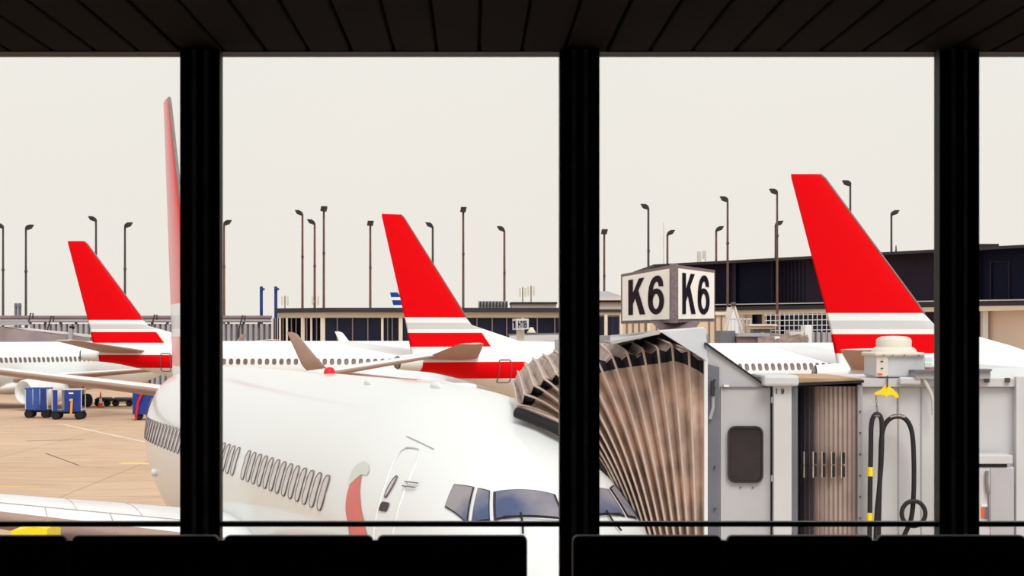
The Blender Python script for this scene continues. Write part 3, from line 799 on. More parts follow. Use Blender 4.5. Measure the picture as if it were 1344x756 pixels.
def sign_box(name, c0, c1, c2, base, label, cat, txtL, txtR, scale_frame, uvL, uvR, matL, matR, depthY):
    """two-faced box sign; c0,c1,c2 = (px, ytop, ybot, Y) of left edge, near corner, right edge"""
    A0, A1 = P(c0[0], c0[2], c0[3]), P(c0[0], c0[1], c0[3]); B0, B1 = P(c1[0], c1[2], c1[3]), P(c1[0], c1[1], c1[3]); C0, C1 = P(c2[0], c2[2], c2[3]), P(c2[0], c2[1], c2[3])
    r = empty(name, (B0.x, B0.y, base[2]), label, cat)
    D0 = Vector((A0.x + C0.x - B0.x, A0.y + C0.y - B0.y, (A0.z + C0.z) / 2)); D1 = Vector((D0.x, D0.y, (A1.z + C1.z) / 2))
    mb = MB().add([A0, B0, C0, D0, A1, B1, C1, D1], [(0,3,2,1),(4,5,6,7),(0,1,5,4),(1,2,6,5),(2,3,7,6),(3,0,4,7)])
    mb.build('housing', M_signf, r)
    for (p0, p1, p2, p3, tx, uv, mm) in ((A0, B0, B1, A1, txtL, uvL, matL), (B0, C0, C1, B1, txtR, uvR, matR)):
        def q_(u, v): return p0 * (1-u)*(1-v) + p1 * u*(1-v) + p2 * u*v + p3 * (1-u)*v
        n = (p1 - p0).cross(p3 - p0).normalized()
        fr = scale_frame
        inner = [q_(fr[0], fr[2]), q_(1 - fr[1], fr[2]), q_(1 - fr[1], 1 - fr[3]), q_(fr[0], 1 - fr[3])] if mm is matL or True else None
        inner = [v + n * .004 for v in inner]
        pn = MB().prism(inner, n * .012).build('face_panel', M_signp, r)
        face = [v + n * .012 for v in inner]
        mb = MB(); text_on(mb, tx, face, *uv, .008); mb.build('lettering', mm, r)
    return r

hs = empty('stand_sign', P(683, 445, 150), 'small white box sign reading H11B on a post, right of the middle fin', 'sign')
YH = 150
def hp(px, py, d=0): return P(px, py, YH + d)
MB().add([hp(672.5, 433, 1.2), hp(678, 433), hp(694, 432), hp(690, 432, 2), hp(672.5, 418.5, 1.2), hp(678, 418), hp(694, 418.5), hp(690, 418, 2)],
         [(0,3,2,1),(4,5,6,7),(0,1,5,4),(1,2,6,5),(2,3,7,6),(3,0,4,7)]).build('housing', M_grey2, hs)
mb = MB(); text_on(mb, 'H11B', [hp(678, 433), hp(694, 432), hp(694, 418.5), hp(678, 418)], .12, .86, .15, .82, .03, gap=.14); 
text_on(mb, '1', [hp(672.5, 433, 1.2), hp(678, 433), hp(678, 418), hp(672.5, 418.5, 1.2)], .15, .75, .15, .8, .03)
mb.build('lettering', M_letter2, hs)
MB().tube([hp(683, 433, 1), Vector((hp(683, 433, 1).x, YH + 1, 0))], .3, 8).build('post', M_cream, hs)

# far jet bridge behind the middle airliner, right of its fin
YJ = 155
jb = empty('passenger_bridge', Vector((P(705, VY, YJ).x, YJ + 2, 0)), 'pale flat-topped passenger bridge behind the middle airliner, below the small white box sign', 'jet bridge')
def jp(px, py, d=0): return P(px, py, YJ + d)
MB().prism([jp(669, 450), jp(780, 450), jp(780, 438), jp(669, 440.5)], (0, 3, 0)).build('tunnel', M_grey2, jb)
MB().prism([jp(668, 440.5), jp(781, 438), jp(781, 436), jp(668, 438.5)], (0, 3.2, 0)).build('roof_edge', M_dgrey, jb)
MB().box((jp(700, 450).x, YJ + 1, 0), (jp(708, 450).x, YJ + 2, jp(0, 450).z)).build('support_leg', M_grey2, jb)
dm = MB().tube([jp(697.5, 436.9, 1), jp(697.5, 436, 1), jp(697.5, 433, 1), jp(697.5, 431, 1), jp(697.5, 429.6, 1)], [.33, .34, .22, .17, .12], 12)
o = dm.build('vent_cowl', M_cream); tag(o, 'small cream bell-shaped cowl on the pale bridge roof right of the small box sign', 'vent')

# left pier: corrugated screen wall with a pipe rail on top
YP = 215
pier = empty('pier_screen', Vector((P(175, VY, YP).x, YP, 0)), 'long grey corrugated screen wall with pipe rail on top, behind the leftmost fin', 'wall')
zt_, zb_ = zat(425, YP), 0
x0, x1 = P(38, VY, YP).x, P(357, VY, YP).x
nrib = 0; x = x0
MB().box((x0, YP + .35, 0), (x1, YP + .6, zt_)).build('backing', M_dgrey, pier)
first = None; pitch_ = 7.2 / F * YP
while x < x1 - .3:
    if first is None:
        first = MB().prism([(x, YP + .35, 0), (x + .08, YP, 0), (x + pitch_ - .2, YP, 0), (x + pitch_ - .1, YP + .35, 0)], (0, 0, zt_)).build('sheet_rib', M_corr, pier); xf = x
    else:
        o = first.copy(); COL.objects.link(o); o.parent = pier; o.location.x = x - xf
    x += pitch_
MB().tube([(x0 - 3, YP, zat(417, YP)), (x1, YP, zat(417, YP))], .22, 8).build('pipe', M_mull, pier)
MB().tube([(x0 - 3, YP, zat(421, YP)), (x1, YP, zat(421, YP))], .18, 8).build('pipe', M_corr, pier)
x = x0
while x < x1:
    MB().box((x, YP - .1, zt_), (x + .25, YP + .2, zat(416, YP))).build('bracket', M_roofdark, pier); x += 1.6
for px, py in ((43, 411), (70, 415), (150, 414), (205, 413), (320, 414)):
    x = P(px, VY, YP).x
    r = empty('davit_arm', Vector((x, YP - 1, 0)), {43: 'bent service davit on the pier beside the second lamp post', 70: 'thin service davit left of the leftmost red fin', 150: 'service davit behind the leftmost red fin', 205: 'service davit between the leftmost fin and the pink fin edge', 320: 'service davit left of the slim blue posts'}[px], 'davit', 'service davits along the pier screen')
    MB().tube([(x - .5, YP - 1, 0), (x - .4, YP - 1, zat(432, YP)), (x, YP - 1, zat(py, YP)), (x + .25, YP - 1, zat(py + .5, YP)), (x + .2, YP - 1, zat(py + 7, YP))], .08, 6).build('arm', M_roofdark, r)
# grey low bridge at the far left
M_mvg = mat('mauve_grey_panel', (158, 146, 152), 0.7, vary=0.25, scale=0.5)
lb = empty('passenger_bridge', Vector((P(30, VY, 190).x, 191, 0)), 'grey passenger bridge rising behind the cabin of the airliner at the left edge', 'jet bridge')
def lp(px, py, d=0): return P(px, py, 190 + d)
MB().prism([lp(-60, 448), lp(118, 452), lp(118, 443), lp(60, 437), lp(8, 429), lp(-60, 426)], (0, 3, 0)).build('tunnel', M_mvg, lb)
MB().prism([lp(6, 430), lp(120, 443), lp(120, 440.5), lp(60, 434), lp(8, 428.5)], (0, 3.3, 0)).build('roof_edge', M_grey2, lb)
MB().prism([lp(-60, 428), lp(27, 426.5), lp(25, 422), lp(-60, 423)], (0, 4, 0)).build('cabin_roof', M_corr, lb)
MB().box((lp(40, 450).x, 190.5, 0), (lp(46, 450).x, 192, lp(0, 450).z)).build('support_leg', M_dgrey, lb)
MB().box((lp(92, 440).x, 189, 0), (lp(97, 440).x, 189.7, lp(0, 431).z)).tube([lp(94.5, 432, -.6), lp(94.5, 428, -.6)], [.22, .26], 8, 1).build('service_post', [M_corr, M_dark], lb)
for px, yt, m, lab in ((21, 398, M_dgrey, 'left of two slim blue-grey posts on the pier at the left edge'), (26, 398, M_dgrey, 'right of two slim blue-grey posts on the pier at the left edge'),
                       (343, 376, M_blue, 'slim blue post on the pier screen, farther from the glass concourse'), (362, 376, M_blue, 'slim blue post on the pier screen right beside the glass concourse')):
    Yq = YP + 3
    x = P(px, VY, Yq).x
    r = empty('blue_post', Vector((x, Yq, 0)), lab, 'post')
    MB().tube([(x, Yq, 0), (x, Yq, zat(yt, Yq))], .17, 8).build('pole', m, r)
    MB().box((x - .12, Yq - .3, zat(yt + 5, Yq)), (x + (.35 if px > 100 else .18), Yq + .1, zat(yt + 4, Yq) + .15)).build('bracket', m, r)

# pale building with tan panels behind the sign
YB = 175
bb = empty('service_building', Vector((P(870, VY, YB).x, YB + 8, 0)), 'cream and tan low building with a peaked roof house, behind the gate sign', 'building')
def bx_(px): return P(px, VY, YB).x
def zB(py): return zat(py, YB)
MB().box((bx_(770), YB, 0), (bx_(965), YB + 20, zB(410))).build('wall', M_tanwall, bb)
MB().box((bx_(768), YB - .4, zB(410)), (bx_(850), YB + 20, zB(406))).build('roof_edge', M_roofdark, bb)
MB().box((bx_(770), YB - .2, zB(413.5)), (bx_(965), YB, zB(409.5))).build('fascia', M_cream, bb)
MB().box((bx_(772), YB + 1, zB(406)), (bx_(822), YB + 12, zB(396))).build('penthouse_wall', M_pinkwall, bb)
MB().box((bx_(771), YB + .7, zB(396.5)), (bx_(823), YB + 12.2, zB(394))).build('coping', M_roofdark, bb)
MB().box((bx_(771), YB + .5, zB(394)), (bx_(823), YB + 12.2, zB(390.5))).build('cornice', M_pinkwall, bb)
cxx = (bx_(771) + bx_(823)) / 2
MB().add([(bx_(771), YB + .5, zB(390.5)), (bx_(823), YB + .5, zB(390.5)), (bx_(823), YB + 12, zB(390.5)), (bx_(771), YB + 12, zB(390.5)), (cxx - .5, YB + 6, zB(380.5)), (cxx + .5, YB + 6, zB(380.5))],
         [(0, 1, 5, 4), (2, 3, 4, 5), (1, 2, 5), (3, 0, 4), (3, 2, 1, 0)]).build('hipped_roof', M_corr, bb)
for pa, pb in ((778, 792), (798, 803.6), (804.4, 812)):
    f = MB().box((bx_(pa), YB - .25, zB(441)), (bx_(pb), YB, zB(415.5))).build('window', M_glassdk, bb)
for pa in (795, 815, 851): MB().box((bx_(pa - 2), YB - .35, 0), (bx_(pa + 2), YB, zB(413))).build('column', M_cream, bb)
for pa in (822, 830, 838, 846, 861, 870, 930, 938, 946, 954): MB().box((bx_(pa), YB - .12, 0), (bx_(pa) + .12, YB, zB(413))).build('panel_joint', M_mull, bb)

# navy hangar-like block on the right
def wl(px):            # the facade recedes to the left
    return 250 - (px - 860) * (250 - 204) / (1344 - 860)
nb = empty('terminal_block', Vector((P(1100, VY, wl(1100)).x, wl(1100) + 10, 0)), 'big dark navy windowless block with ribbed cladding filling the skyline on the right', 'building')
def slab(pa, pb, ya, yb, za, zb, back, m, nm, fwd=0.0, ybase=None, parent=nb):
    """piece of the receding facade; ya/yb top px at each end; za/zb bottom px at each end"""
    A, Bq = wl(pa) - fwd, wl(pb) - fwd
    pts = [P(pa, za, A), P(pb, zb, Bq), P(pb, yb, Bq), P(pa, ya, A)]
    return MB().prism(pts, (0, back, 0)).build(nm, m, parent)
slab(860, 965, 349.5, 343, 404, 401, 30, M_navy, 'end_wall')
slab(965, 1012, 342.5, 341, 401, 400, 30, M_navy, 'flat_panel', 0.0)
slab(1012, 1288, 341, 324.5, 400, 394, 30, M_rib, 'ribbed_wall')
slab(1288, 1420, 324.5, 319, 394, 390, 30, M_navy, 'flat_panel')
slab(858, 1420, 347, 317, 350.5, 321, 31, M_roofdark, 'parapet', 0.4)
slab(1286, 1311, 320, 320, 325, 324, 6, M_roofdark, 'roof_hatch')
slab(962, 966, 343, 343, 401, 401, .5, M_rib, 'corner_trim', .5)
q0 = 1014
ribs = []
while q0 < 1288:
    u = (q0 - 1012) / 276
    slab(q0, q0 + 1.6, 341.5 - 16.5 * u, 341.5 - 16.5 * u, 400 - 6 * u, 400 - 6 * u, .5, M_navy, 'cladding_rib', .45)
    q0 += 5.2
slab(1300, 1301, 344, 344, 392, 392, .3, M_rib, 'panel_joint', .3); slab(1324, 1325, 344, 344, 392, 392, .3, M_rib, 'panel_joint', .3); slab(1300, 1325, 343, 343, 344, 344, .3, M_rib, 'panel_joint', .3)
slab(860, 1420, 405, 392, 409, 400, 34, M_roofdark, 'lower_roof_edge', 3.0)
slab(860, 1420, 400.5, 391.5, 401.5, 393, .3, M_grey2, 'roof_rail', 3.4)
slab(900, 1420, 407, 400, 414, 406, 30, M_cream, 'fascia_band', 3.2)
A = slab(962, 1100, 412, 410, 514, 514, 28, M_glassdk, 'window_band', 2.0)
slab(1100, 1292, 410, 405, 560, 560, 28, M_rib, 'lower_wall', 2.0)
slab(1297, 1420, 406, 403, 600, 600, 28, M_pinkwall, 'pale_panel_wall', 2.4)
slab(1290, 1297, 406, 406, 600, 600, 1.0, M_white, 'column', 3.2)
for px in (975, 984, 1001, 1020, 1021):
    slab(px, px + 3.2, 412, 412, 470, 470, 1, M_cream, 'column', 2.7)
slab(956, 975, 411, 411, 470, 470, 1, M_white, 'white_bay', 2.6)
slab(975, 985, 411, 411, 470, 470, 1, M_beige, 'beige_bay', 2.55)

# clutter between the sign and the right fin
YK = 165
def kx(px): return P(px, VY, YK).x
def zk(py): return zat(py, YK)
af = empty('a_frame_mast', Vector((kx(958), YK, 0)), 'pale steel A-frame mast standing right of the gate sign', 'mast')
MB().tube([P(941, 470, YK), P(962, 400, YK)], .12, 8).build('leg', M_beige, af)
MB().tube([P(985, 470, YK), P(963, 400, YK)], .12, 8).build('leg', M_beige, af)
MB().bbox(P(960, 402, YK - .3), P(965, 397, YK + .3), .08).build('cap', M_steel, af)
MB().box((P(941, 470, YK).x - .4, YK - .4, 0), (P(941, 470, YK).x + .4, YK + .4, zk(470))).box((P(985, 470, YK).x - .4, YK - .4, 0), (P(985, 470, YK).x + .4, YK + .4, zk(470))).build('footing', M_beige, af)
ch_ = MB().prism([P(953, 450, 168), P(973, 450, 168), P(966, 403, 168), P(960, 403, 168)], (0, 3, 0)).box((kx(949), 168, 0), (kx(976), 171, zk(450))).build('white_hut', M_white)
tag(ch_, 'narrow white tapering hut seen between the legs of the A-frame mast', 'hut')
gf = empty('steel_railing', Vector((kx(1010), YK - 3, 0)), 'pale steel grid railing on the platform left of the big right fin', 'railing')
for i in range(17):
    px = 998 + i * 6
    MB().box((kx(px), YK - 3, 0), (kx(px) + .06, YK - 2.94, zk(412 - i * .1))).build('upright', M_grey2, gf)
for py in (414, 421, 428, 434): MB().bar((kx(996), YK - 2.95, zk(py)), (kx(1098), YK - 2.95, zk(py - 1.5)), .06).build('rail', M_grey2, gf)
for i in range(6):
    px = 953 + i * 5
    MB().box((kx(px), YK - 3, 0), (kx(px) + .06, YK - 2.94, zk(419))).build('upright', M_grey2, gf)
MB().bar((kx(950), YK - 2.95, zk(419)), (kx(980), YK - 2.95, zk(419)), .1).build('rail', M_grey2, gf)
r = empty('kiosk', Vector((kx(987), YK - 4.8, 0)), 'small tan flat-roofed kiosk beside the right leg of the A-frame mast', 'kiosk')
MB().box((kx(972), YK - 5.9, zk(432)), (kx(1003), YK - 3.6, zk(427))).build('wall', M_tanwall, r)
MB().box((kx(970), YK - 6.1, zk(428)), (kx(1005), YK - 3.4, zk(425.5))).build('roof', M_beige, r)
MB().box((kx(976), YK - 5.7, 0), (kx(998), YK - 4, zk(432))).build('base', M_dgrey, r)
r = empty('equipment_shed', Vector((kx(955), YK - 8.5, 0)), 'low grey equipment shed behind the cabin of the middle airliner, left of the gravel roof', 'shed')
MB().box((kx(926), YK - 10, 0), (kx(945) - .05, YK - 6.5, zk(434))).build('side_block', M_dgrey, r)
MB().box((kx(945), YK - 11, 0), (kx(985), YK - 6.5, zk(441))).build('wall', M_mull, r)
MB().box((kx(944), YK - 11.2, zk(441)), (kx(984), YK - 6.3, zk(437))).build('roof', M_corr, r)
# lumpy brown roof
mb = MB(); rows = []
for i in range(9):
    v = i / 8; row = []
    for j in range(25):
        u = j / 24
        p = P(995 + 66 * u, 452 - 15 * v - 2 * u * (1 - v) + 3 * u, YK - 14 + 4 * v)
        row.append(p + Vector((random.uniform(-.05, .05), 0, random.uniform(-.09, .09))))
    rows.append(row)
r = empty('gravel_roof_shed', Vector((P(1027, 452, YK - 13).x, YK - 11.5, 0)), 'low shed with a lumpy brown gravel roof, left of the big right fin', 'shed')
mb.sheet(rows, (0, .6, -1.2), 0, False).build('gravel_roof', M_rubble, r)
MB().box((P(996, 452, YK - 13).x, YK - 12.5, 0), (P(1058, 452, YK - 13).x, YK - 10.5, zat(452, YK - 13))).build('wall', M_dgrey, r)
for a_x, b_x, y_, z_, m_, lab in ((988, 994.5, 12, 441, M_white, 'pale plant box beside the gravel roof, left of the taller boxes'), (1014, 1032, 8.8, 435, M_beige, 'wide beige plant box above the gravel roof'), (1033, 1042, 8.8, 427, M_white, 'tall white plant box above the gravel roof')):
    o = MB().bbox((kx(a_x), YK - y_, 0), (kx(b_x), YK - y_ + 2, zk(z_)), .05).build('plant_box', m_); tag(o, lab, 'plant box', 'plant boxes in front of the steel grid railing')
cs = empty('corrugated_screen', Vector((kx(1075), YK - 6, 0)), 'grey corrugated screen below the railing, just left of the big right fin', 'screen')
for i in range(9):
    x = kx(1040 + i * 7); MB().prism([(x, YK - 6, 0), (x + .08, YK - 6.25, 0), (x + .3, YK - 6.25, 0), (x + .38, YK - 6, 0)], (0, 0, zk(436))).build('sheet_rib', M_corr, cs)
# floodlight pair / dish behind sign
r = empty('antenna_mast', Vector((P(924, VY, 255).x, 256, wl(924) and zat(345, 256))), 'white antenna pair on the roof edge just right of the gate sign', 'antenna')
x = P(926, VY, 256).x
MB().tube([(x, 256, zat(346, 256)), (x, 256, zat(329, 256))], .07, 6).build('mast', M_beige, r)
MB().box((P(915, VY, 256).x, 255.6, zat(345, 256)), (P(920, VY, 256).x, 256, zat(330, 256))).build('panel', M_beige, r)
MB().box((P(922, VY, 256).x, 255.6, zat(340, 256)), (P(925.5, VY, 256).x, 256, zat(329, 256))).build('panel', M_beige, r)

# ------------------------------------------------------------------ lamp posts
def lamp_post(px, ytop, direction, Yq, rusty, label, H=None):
    top = zat(ytop, Yq); x = P(px, VY, Yq).x; s_ = F / Yq
    r = empty('lamp_post', Vector((x, Yq, 0)), label, 'lamp post', 'tall floodlight posts along the skyline')
    rt = 1.35 / s_ ; rb = 1.9 / s_
    MB().tube([(x, Yq, 0), (x, Yq, top - .6 * 9 / s_)], [rb, rt], 8).build('pole', M_pole if rusty else M_poleg, r)
    k_ = 1.0 / s_   # metres per pixel
    d = direction
    if d == 0:
        MB().prism([(x - 4 * k_, Yq - .8, top - 6 * k_), (x + 3 * k_, Yq - .8, top - 6.5 * k_), (x + 4.5 * k_, Yq - .8, top), (x - 3 * k_, Yq - .8, top)], (0, 1.6, 0)).build('lamp_head', M_lamp, r)
    else:
        MB().prism([(x + d * 1.5 * k_, Yq - .5, top - 7 * k_), (x - d * .5 * k_, Yq - .5, top - 5 * k_), (x + d * .5 * k_, Yq - .5, top - 2.2 * k_), (x + d * 4 * k_, Yq - .5, top + .0), (x + d * 10 * k_, Yq - .5, top + .2 * k_), (x + d * 7 * k_, Yq - .5, top - 5 * k_)], (0, 1.0, 0)).build('lamp_head', M_lamp, r)
    MB().box((x - 1.6 * k_, Yq - .25, top - 60 * k_), (x + 1.8 * k_, Yq + .25, top - 62.5 * k_)).build('junction_box', M_poleg, r)
LP = [ # px, top, dir, Y, rusty, label
 (4, 293, -1, 290, 0, 'floodlight post at the very left edge of the view'),
 (34, 295, 1, 295, 0, 'dark floodlight post with right-facing head, second from the left edge'),
 (126, 284, -1, 270, 0, 'floodlight post just behind the top of the leftmost red fin'),
 (164, 292, 1, 288, 0, 'floodlight post between the leftmost red fin and the pink fin edge'),
 (294, 289, 1, 281, 1, 'floodlight post just right of the left window post'),
 (397, 276, -1, 258, 1, 'left-facing floodlight post, first of the three over the glass concourse'),
 (413, 288, -1, 279, 1, 'shorter floodlight post, middle of the three over the glass concourse'),
 (425, 271, 0, 250, 1, 'tallest floodlight post of the three over the glass concourse'),
 (486, 290, 0, 283, 1, 'floodlight post left of the middle red fin'),
 (568, 292, -1, 287, 0, 'floodlight post emerging from behind the middle red fin'),
 (608, 272, 0, 252, 1, 'tall floodlight post right of the middle red fin'),
 (662, 297, -1, 299, 1, 'left-facing floodlight post beside the louvred rooftop unit'),
 (793, 301, 0, 305, 1, 'small floodlight post just right of the middle window post'),
 (851, 268, -1, 246, 0, 'dark floodlight post rising behind the left face of the gate sign'),
 (876, 302, 1, 310, 1, 'small right-facing floodlight post above the gate sign corner'),
 (940, 297, 1, 299, 1, 'small right-facing floodlight post right of the gate sign'),
 (955, 258, -1, 228, 1, 'tall rusty floodlight post in front of the navy block, left one'),
 (1020, 248, -1, 219, 1, 'tallest rusty floodlight post in front of the navy block, left of the right fin'),
 (1018, 290, 1, 284, 0, 'small right-facing floodlight head close beside the tallest rusty post'),
 (1116, 237, -1, 205, 0, 'floodlight post behind the upper slope of the big right fin'),
 (1170, 276, 1, 262, 0, 'floodlight post right of the big right fin'),
]
for a in LP: lamp_post(*a)
x = P(871, VY, 300).x
o = MB().tube([(x, 300, 0), (x, 300, zat(292, 300))], [.14, .05], 6).build('thin_mast', M_grey2); tag(o, 'hair-thin pale mast beside the small post above the gate sign', 'mast')
x = P(1176, VY, 232).x
o = MB().tube([(x, 232, zat(330, 232)), (x, 232, zat(322, 232))], [.1, .05], 6).build('roof_spike', M_lamp); tag(o, 'short dark spike on the roof edge right of the big right fin', 'spike')

# ------------------------------------------------------------------ baggage carts and ramp gear
def wheel(mb, c, r, w_): mb.tube([c + Vector((-w_, 0, 0)), c + Vector((-w_ * .7, 0, 0)), c + Vector((w_ * .7, 0, 0)), c + Vector((w_, 0, 0))], [r * .8, r, r, r * .8], 14)
def cart(px0_, px1_, Yq, label, curtained, openside):
    x0, x1 = P(px0_, VY, Yq).x, P(px1_, VY, Yq).x
    r = empty('baggage_cart', Vector(((x0 + x1) / 2, Yq, 0)), label, 'cart', 'blue baggage carts on the apron')
    zb, zt = .62, 2.02; d = 1.5
    MB().box((x0, Yq - d/2, zb - .08), (x1, Yq + d/2, zb)).build('deck', M_blue, r)
    MB().bbox((x0 - .04, Yq - d/2 - .04, zt), (x1 + .04, Yq + d/2 + .04, zt + .09), .02).build('roof', M_grey2 if not curtained else M_blue2, r)
    for x in (x0 + .03, x1 - .03):
        for y in (Yq - d/2 + .03, Yq + d/2 - .03): MB().box((x - .03, y - .03, zb), (x + .03, y + .03, zt)).build('post', M_grey2, r)
    if curtained:
        n = 3
        for i in range(n):
            a = x0 + .07 + (x1 - x0 - .14) * i / n; b = x0 + .07 + (x1 - x0 - .14) * (i + 1) / n - .04
            MB().box((a, Yq - d/2 - .01, zb), (b, Yq - d/2 + .01, zt)).build('curtain', M_blue2 if i < 2 else M_blue, r)
    else:
        a = x0 + (x1 - x0) * .42
        MB().box((a, Yq - d/2 - .02, zb), (x1 - .06, Yq - d/2 + .02, zt)).build('side_panel', M_blue, r)
        MB().box((x0 + .45 * (a-x0), Yq + d/2 - .05, zb), (a, Yq + d/2, zt)).build('back_panel', M_beige, r)
        MB().box((x0 + .06, Yq - d/2 - .02, zb), (x0 + .45 * (a - x0), Yq - d/2 + .02, zt)).build('side_panel', M_blue, r)
        MB().box((a + .3, Yq - d/2 - .03, zt - .25), (a + .62, Yq - d/2 - .02, zt - .15)).box((a + .35, Yq - d/2 - .03, zt - .72), (a + .6, Yq - d/2 - .02, zt - .62)).build('white_marking', M_white, r)
        MB().bar((a + .48, Yq - d/2 - .12, .42), (a + .54, Yq - d/2 - .12, 1.45), .14).build('tow_bar', mat('tow_bar_amber', (236, 168, 30), .5, vary=.1), r)
    MB().box((x0 + .15, Yq - .5, .40), (x1 - .15, Yq + .5, .54)).build('chassis', M_dark, r)
    for x in (x0 + .22, x1 - .22):
        for y in (Yq - .6, Yq + .6):
            mb = MB(); wheel(mb, Vector((x, y, .30)), .30, .1)
            # wheels roll along the cart's length: axle across
            mb.v = [Vector((x + (v.y - y), y + (v.x - x), v.z)) for v in mb.v]
            mb.build('wheel', M_tire, r)
cart(36, 66, 143.5, 'blue baggage cart with hanging curtains, left one of the pair under the wing', True, 0)
cart(71, 110, 141, 'blue baggage cart with open bay and amber tow bar, right one of the pair', False, 0)
# hidden partner at the right of the nearest tail
x0 = P(174, VY, 140).x
r = empty('container_loader', Vector((x0 + 1, 140, 0)), 'blue upright loader panel with a red post, half hidden by the nearest tail', 'ground equipment')
MB().box((x0 + .1, 139.4, .4), (x0 + 2.2, 141, 2.2)).build('body', M_blue, r)
MB().tube([(x0 + .35, 139.2, .05), (x0 + .5, 139.2, 1.2), (x0 + 1.1, 139.2, 2.6)], .09, 8).build('red_post', M_red, r)
for xx in (x0 + .5, x0 + 1.7):
    mb = MB(); wheel(mb, Vector((xx, 139.6, .3)), .3, .1); mb.v = [Vector((xx + (v.y - 139.6), 139.6 + (v.x - xx), v.z)) for v in mb.v]; mb.build('wheel', M_tire, r)
for i, (pa, pb) in enumerate(((127, 147), (150, 176))):
    Yq = 165; xa, xb = P(pa, VY, Yq).x, P(pb, VY, Yq).x
    r = empty('dolly', Vector(((xa + xb) / 2, Yq, 0)), ['low dark container dolly, left one of the two beyond the tail', 'low dark container dolly nearer to the tail, right one of the two'][i], 'dolly', 'low dollies on the apron')
    MB().box((xa, Yq - .9, .38), (xb, Yq + .9, .62)).build('deck', M_roofdark, r)
    MB().box((xa + .1, Yq - .7, .62), (xb - .1, Yq + .7, .72)).build('roller_bed', M_dgrey, r)
    for xx in (xa + .25, xb - .25):
        mb = MB(); wheel(mb, Vector((xx, Yq - .8, .28)), .28, .1); mb.v = [Vector((xx + (v.y - Yq + .8), Yq - .8 + (v.x - xx), v.z)) for v in mb.v]; mb.build('wheel', M_tire, r)
def cone(px, Yq, label):
    x = P(px, VY, Yq).x
    r = empty('traffic_cone', Vector((x, Yq, 0)), label, 'cone', 'orange traffic cones')
    MB().box((x - .28, Yq - .28, 0), (x + .28, Yq + .28, .05)).build('base', M_orange, r)
    MB().tube([(x, Yq, .05), (x, Yq, .35)], [.22, .16], 12).tube([(x, Yq, .35), (x, Yq, .75)], [.16, .09], 12, 1).tube([(x, Yq, .75), (x, Yq, 1.25)], [.09, .03], 12).build('cone', [M_orange, M_white], r)
cone(104.5, 175, 'orange traffic cone directly behind the right-hand blue cart')
cone(132, 162, 'orange and white traffic cone beside the dark dollies')
# yellow equipment under the near wing
xg = P(14, 0, 30).x
r = empty('ground_power_cart', Vector((P(32, VY, 30).x, 30.5, 0)), 'yellow and black ground cart peeping out under the near wing, bottom left', 'ground equipment')
MB().prism([P(8, 760, 30), P(60, 760, 30), P(62, 694, 30), P(44, 691.5, 30), P(14, 697, 30)], (0, 1.0, 0)).build('hood', M_yellow, r)
MB().box((P(8, 0, 30).x, 30, .35), (P(62, 0, 30).x, 31, P(0, 756, 30).z)).build('body', M_dark, r)
for xx in (P(14, 0, 30).x, P(54, 0, 30).x):
    mb = MB(); wheel(mb, Vector((xx, 29.95, .35)), .35, .12); mb.v = [Vector((xx + (v.y - 29.95), 29.95 + (v.x - xx), v.z)) for v in mb.v]; mb.build('wheel', M_tire, r)

# ------------------------------------------------------------------ jet bridge
BY = 23.5           # depth of the side wall facing the terminal
br = empty('jet_bridge', Vector((P(1100, VY, BY).x, BY + 1.2, 0)), 'grey passenger jet bridge with brown folding canopy docked at the nearest airliner', 'jet bridge')
def q(px, py, d=0): return P(px, py, BY + d)
ZF = q(0, 905).z   # underside of bridge, hidden below the seats
def BBX(pxa, pya, pxb, pyb, Y0, Y1, r_=.02, seg=2, mb=None):
    a = P(pxa, pya, Y0); b = P(pxb, pyb, Y0)
    return (mb or MB()).bbox((a.x, Y0, a.z), (b.x, Y1, b.z), r_, seg=seg)
def pan(pts, d, m, nm, back=.08, parent=br):
    """panel: outline in px at depth offset d, thickness back"""
    return MB().prism([q(a, b, d) for a, b in pts], (0, back, 0)).build(nm, m, parent)
# cabin side wall with sloping top, then door leaf and window
pan([(927, 905), (1014, 905), (1014, 507), (1004, 507), (927, 452)], 0, M_grey, 'cabin_wall', 2.6)
MB().prism([q(926, 452, -.04), q(1005, 507.5, -.04), q(1006, 505.5, -.04), q(927, 449.5, -.04)], (0, 2.7, 0)).build('roof_slope_edge', M_dark, br)
pan([(924.5, 905), (929, 905), (929, 470), (924.5, 470)], -.06, M_white, 'edge_post', .1)
pan([(929.5, 905), (944, 905), (944, 482), (929.5, 478)], -.03, M_dgrey, 'conduit_strip', .04)
pan([(934, 500), (938, 500), (938, 520), (934, 520)], -.10, M_roofdark, 'switch_box', .08)
MB().tube([q(936, 520, -.06), q(936, 535, -.06), q(932, 550, -.06)], .02, 8).build('conduit', M_corr, br)
for py in (499, 509, 613, 668): MB().tube([q(938, py, -.04), q(938, py, -.06)], .012, 8).build('bolt', M_roofdark, br)
dr = pan([(946, 905), (1011, 905), (1011, 509), (946, 509)], -.03, M_grey, 'cabin_door', .04)
pan([(946, 509.5), (1008, 509.5), (1008, 507.8), (946, 507.8)], -.05, M_mull, 'lintel_strip', .06)
pan([(950, 508), (957, 508), (957, 505), (950, 505)], -.07, M_white, 'marker_light', .06)
def rr(x0, x1, y0, y1, r_, n=5):
    pts = []
    for cx_, cy_, a0 in ((x1 - r_, y1 - r_, 0), (x0 + r_, y1 - r_, 90), (x0 + r_, y0 + r_, 180), (x1 - r_, y0 + r_, 270)):
        for i in range(n + 1):
            a = math.radians(a0 + 90 * i / n); pts.append((cx_ + r_ * math.cos(a), cy_ + r_ * math.sin(a)))
    return pts
o_ = rr(955, 1002, 559, 634, 10); i_ = rr(957.5, 999.5, 561.5, 631.5, 8)
mb = MB(); n_ = len(o_)
